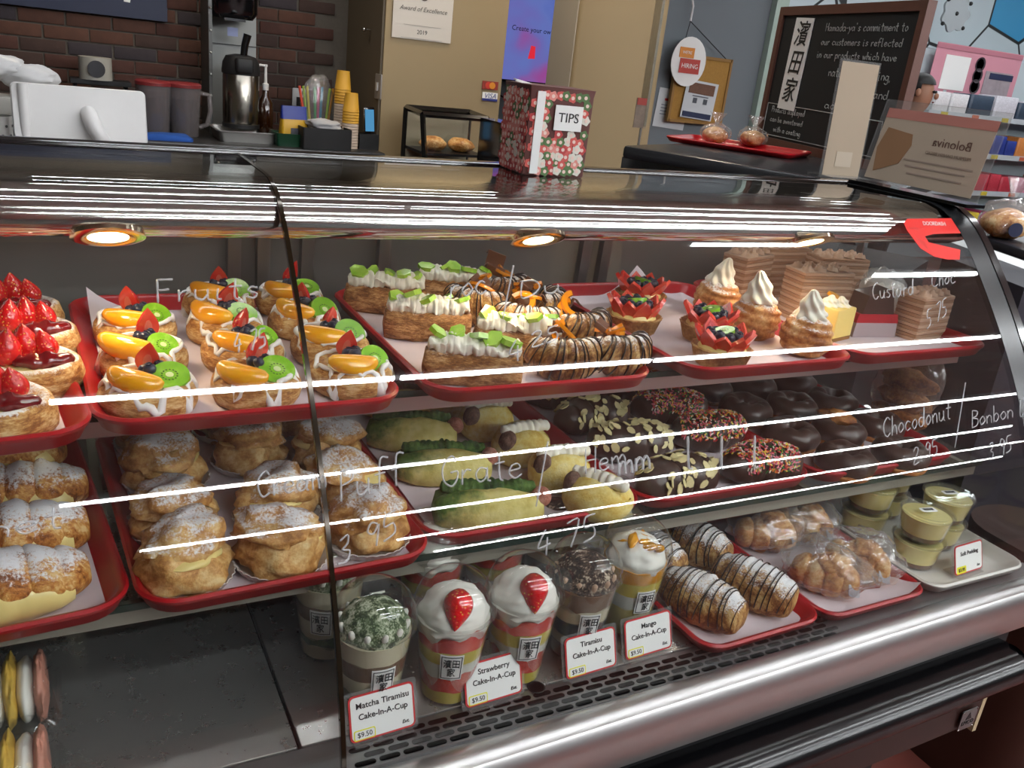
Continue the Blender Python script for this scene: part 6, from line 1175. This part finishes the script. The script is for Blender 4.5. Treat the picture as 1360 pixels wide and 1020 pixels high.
PM = [plain('pack_%d' % i, c, .4, var=.3, vs=14) for i, c in enumerate(PAL)]
PB = [(lambda b, m: (rbox(b, (0, 0, .5), (1, 1, 1), .06, n=1, bev=.04), b.mesh('carton', m))[1])(B(), m) for m in PM]
NTH = ['first', 'second', 'third', 'fourth', 'fifth', 'sixth', 'seventh', 'eighth', 'ninth', 'tenth', 'eleventh', 'twelfth', 'thirteenth', 'fourteenth', 'fifteenth', 'sixteenth', 'seventeenth', 'eighteenth']
CN = ('red', 'navy', 'white', 'sky blue', 'rose', 'purple', 'orange', 'slate', 'yellow', 'mint', 'pale grey', 'magenta')
for r, z in enumerate(SZ):
    x = xs0 + .06; n = 0
    while x < xs0 + 2.1:
        w = R_.uniform(.13, .24) * (1.5 if r == 0 else 1); hgt = R_.uniform(.14, .19) * (1.0 if r == 0 else .9); k = R_.choice(((2, 10, 7, 10, 2), (1, 2, 6, 3, 1, 10), (0, 4, 11, 0, 9), tuple(range(12)))[r])
        tag(obj('product_box', PB[k], None, (x + w / 2, YS + .12, z + .0008), (0, 0, 0), (w * .95, .22, hgt)), '%s product pack, %s from the chalkboard end on the %s shop shelf' % (CN[k], NTH[n], ('top', 'second', 'third', 'bottom')[r]), 'package', 'packages on the shop shelves'); n += 1; x += w + .015
a, c = aty(1250, 66, YS + .25), aty(1350, 128, YS + .25); t = thing('pink_poster', 'pink product poster board above the shop shelves', 'poster', ((a.x + c.x) / 2, YS + .3, (aty(1300, 142, YS + .3).z + .06)), (0, 0, 0)); w, h = c.x - a.x, .44
card(t, 'board', 0, h / 2, w, h, plain('poster_pink', '#c98a98', .6), 0); card(t, 'white_panel', -w * .24, h * .46, w * .28, h * .66, WHITEP, -.006); card(t, 'photo', w * .27, h * .36, w * .32, h * .46, plain('poster_photo', '#9a8f94', .5, var=.4, vs=12), -.006); card(t, 'navy_band', w * .30, h * .50, w * .28, h * .12, plain('poster_navy', '#252c4c', .5), -.010); card(t, 'top_band', 0, h * .94, w, h * .09, plain('poster_band', '#b0707e', .6), -.005)
for j in range(3): b = B(); b.lathe([(.05, 0), (.065, .006), (.065, 0)], 18, M=TM((w * .02, -.006, h * (.25 + .22 * j)), (PI / 2, 0, 0))); obj('ring_print', b.mesh('ring_print', plain('ring_%d' % j, '#3a3238', .5)), t)
b = B(); b.tube([(-w * .3, 0, -.02), (-w * .3, 0, .05)], .02, 6); b.tube([(w * .3, 0, -.02), (w * .3, 0, .05)], .02, 6); obj('poster_clip', b.mesh('poster_clip', WS), t)
p = aty(1268, 18, 5.9); t = thing('paper_ornament', 'grey scalloped paper ornament hanging by the mural', 'ornament', (p.x, 5.9, p.z)); b = B(); b.poly([(.17 * (1 + .10 * math.cos(7 * q)) * math.cos(q), .15 * (1 + .10 * math.cos(7 * q)) * math.sin(q)) for q in [2 * PI * i / 56 for i in range(56)]], .02, 0, TM(rot=(PI / 2, 0, 0))); obj('paper_shape', b.mesh('paper_shape', plain('ornament_grey', '#9ba3a6', .7)), t)
for q in ((-.15, .10), (.15, .10), (-.15, -.10), (.13, -.11), (0, 0)): b = B(); b.ball((q[0], -.022, q[1]), .018, 8, 6); obj('stud', b.mesh('stud', INK), t)
b = B(); b.tube([(0, 0, .15), (0, 0, CEIL - p.z)], .004, 5); obj('string', b.mesh('string', INK), t)
# person behind the chalkboard (head turned down, dark jacket)
def person():
    p = aty(1216, 128, 4.5); hz = p.z; t = thing('person', 'person with short dark hair and a dark jacket looking down beyond the chalkboard', 'person', (p.x, 4.5, 0), .5)
    S = hz / 1.60
    J = {'pel': (0, 0, .95, .14), 'wai': (0, .01, 1.08, .13), 'che': (0, .01, 1.28, .16), 'nk0': (0, .0, 1.44, .065), 'nk1': (0, -.02, 1.50, .055), 'hd0': (0, -.05, 1.56, .080), 'hd1': (0, -.04, 1.66, .095), 'hd2': (0, -.02, 1.72, .07)}
    E = [('pel', 'wai'), ('wai', 'che'), ('che', 'nk0'), ('nk0', 'nk1'), ('nk1', 'hd0'), ('hd0', 'hd1'), ('hd1', 'hd2')]
    for s, q in ((-1, 'l'), (1, 'r')):
        J.update({q + 'sh': (s * .17, 0, 1.40, .065), q + 'el': (s * .23, -.02, 1.12, .05), q + 'wr': (s * .17, -.22, 1.02, .036), q + 'hn': (s * .14, -.30, 1.02, .035), q + 'hp': (s * .10, 0, .88, .10), q + 'kn': (s * .11, -.01, .50, .065), q + 'an': (s * .11, .02, .09, .045), q + 'to': (s * .12, -.14, .035, .035)})
        E += [('che', q + 'sh'), (q + 'sh', q + 'el'), (q + 'el', q + 'wr'), (q + 'wr', q + 'hn'), ('pel', q + 'hp'), (q + 'hp', q + 'kn'), (q + 'kn', q + 'an'), (q + 'an', q + 'to')]
    K = list(J); me = bpy.data.meshes.new('body'); me.from_pydata([J[k][:3] for k in K], [(K.index(x), K.index(y)) for x, y in E], [])
    tmp = bpy.data.objects.new('tmp', me); COL.objects.link(tmp); md = tmp.modifiers.new('s', 'SKIN'); md.use_smooth_shade = True
    for i, k in enumerate(K): me.skin_vertices[0].data[i].radius = (J[k][3],) * 2; me.skin_vertices[0].data[i].use_root = (k == 'pel')
    tmp.modifiers.new('u', 'SUBSURF').levels = 2; bpy.context.view_layer.update(); ev = tmp.evaluated_get(bpy.context.evaluated_depsgraph_get()); bm_ = bpy.data.meshes.new_from_object(ev); bpy.data.objects.remove(tmp)
    skin = plain('skin', '#a5785f', .5, sss=.1); jk = plain('dark_jacket', '#15181d', .7, var=.2); tr_ = plain('dark_trousers', '#1c1f28', .8)
    bm_.materials.clear()
    for m in (skin, jk, tr_): bm_.materials.append(m)
    for f in bm_.polygons:
        c = f.center; f.material_index = 0 if (c.z > 1.47 or (c.y < -.19 and .9 < c.z < 1.1)) else (1 if c.z > .93 or abs(c.x) > .21 else 2)
    o = obj('body', bm_, t, sc=S)
    hm = plain('dark_hair', '#0c0a0a', .5, var=.3, bump=.4, bscale=80); b = B(); b.ball((0, -.015, 1.675), (.104, .112, .098), 24, 16, fn=lambda d: 1 + .03 * nz(d.x, d.y, d.z, 5)); keep = [k for k, f in enumerate(b.f) if all(not (b.v[i][1] < -.06 and b.v[i][2] < 1.69) and b.v[i][2] > 1.575 for i in f)]; b.f = [b.f[k] for k in keep]; b.m = [0] * len(b.f); obj('hair', b.mesh('hair', hm, 180), t, sc=S)
    for s in (-1, 1):
        b = B(); b.ball((s * .034, -.128, 1.645), .011, 8, 6); obj('eye', b.mesh('eye', INK), t, sc=S); b = B(); b.ball((s * .098, -.03, 1.63), (.012, .02, .03), 8, 6); obj('ear', b.mesh('ear', skin), t, sc=S)
        for j in range(4): b = B(); b.tube([(s * .14 + (j - 1.5) * .017, -.32, 1.02), (s * .14 + (j - 1.5) * .018, -.37 - .01 * (1 if j in (1, 2) else 0), 1.01), (s * .14 + (j - 1.5) * .018, -.39, .985)], [.009, .0085, .007], 6); obj('finger', b.mesh('finger', skin), t, sc=S)
        b = B(); b.tube([(s * .115, -.29, 1.02), (s * .09, -.32, 1.01), (s * .085, -.345, 1.0)], [.010, .009, .007], 6); obj('thumb', b.mesh('thumb', skin), t, sc=S)
    b = B(); b.ball((0, -.145, 1.615), (.014, .018, .024), 8, 6); obj('nose', b.mesh('nose', skin), t, sc=S); b = B(); b.ball((0, -.132, 1.57), (.026, .008, .007), 8, 6); obj('mouth', b.mesh('mouth', plain('lips', '#7c4a42', .5)), t, sc=S)
person()
# right hand counter with the bagged loaf
p = at(1330, 318, 1.10); t = thing('bread_counter', 'dark counter with a bright white strip under its top', 'counter', (p.x + .26, p.y - .06, 0), -.35); b = B(); rbox(b, (0, 0, 1.085), (.60, .44, .03), .01); obj('counter_top', b.mesh('counter_top', plain('bread_counter_top', '#26262c', .3)), t); b = B(); b.box((0, 0, 1.058), (.57, .41, .018)); obj('light_strip', b.mesh('light_strip', glow('counter_strip', (.95, .97, 1), .8)), t); b = B(); b.box((0, .0, .5), (.55, .39, 1.0)); obj('counter_body', b.mesh('counter_body', plain('bread_counter_body', '#2c2b34', .5)), t)
tb = thing('bagged_loaf', 'round loaf in a knotted clear bag on the right hand counter', 'bread', (p.x + .03, p.y + .02, 1.101), 0, None); obj('loaf', lump((0, 0, .04), (.075, .062, .042), 90, .1, .06, mat=BREAD, name='loaf', cut=0), tb); film('film_bag', (.084, .07, .055), 91, tb, knot=(.0, 0.0)); b = B(); b.poly([(.02 * math.cos(q), .02 * math.sin(q)) for q in [2 * PI * i / 16 for i in range(16)]], .002, 0, TM((-.045, -.062, .035), (PI / 2, 0, -.5))); obj('blue_label', b.mesh('blue_label', plain('loaf_label', '#151c3c', .5)), tb)
# dark column foot at the lower right corner
p = aty(1330, 960, .80); b = B(); b.loft([rr(.11, .16, .10, z, 8) for z in (.0, .60)]); tag(obj('counter_end', b.mesh('counter_end', plain('brown_end', '#3a221b', .4)), None, (p.x + .135, .90, 0)), 'rounded brown counter end at the lower right corner', 'counter')
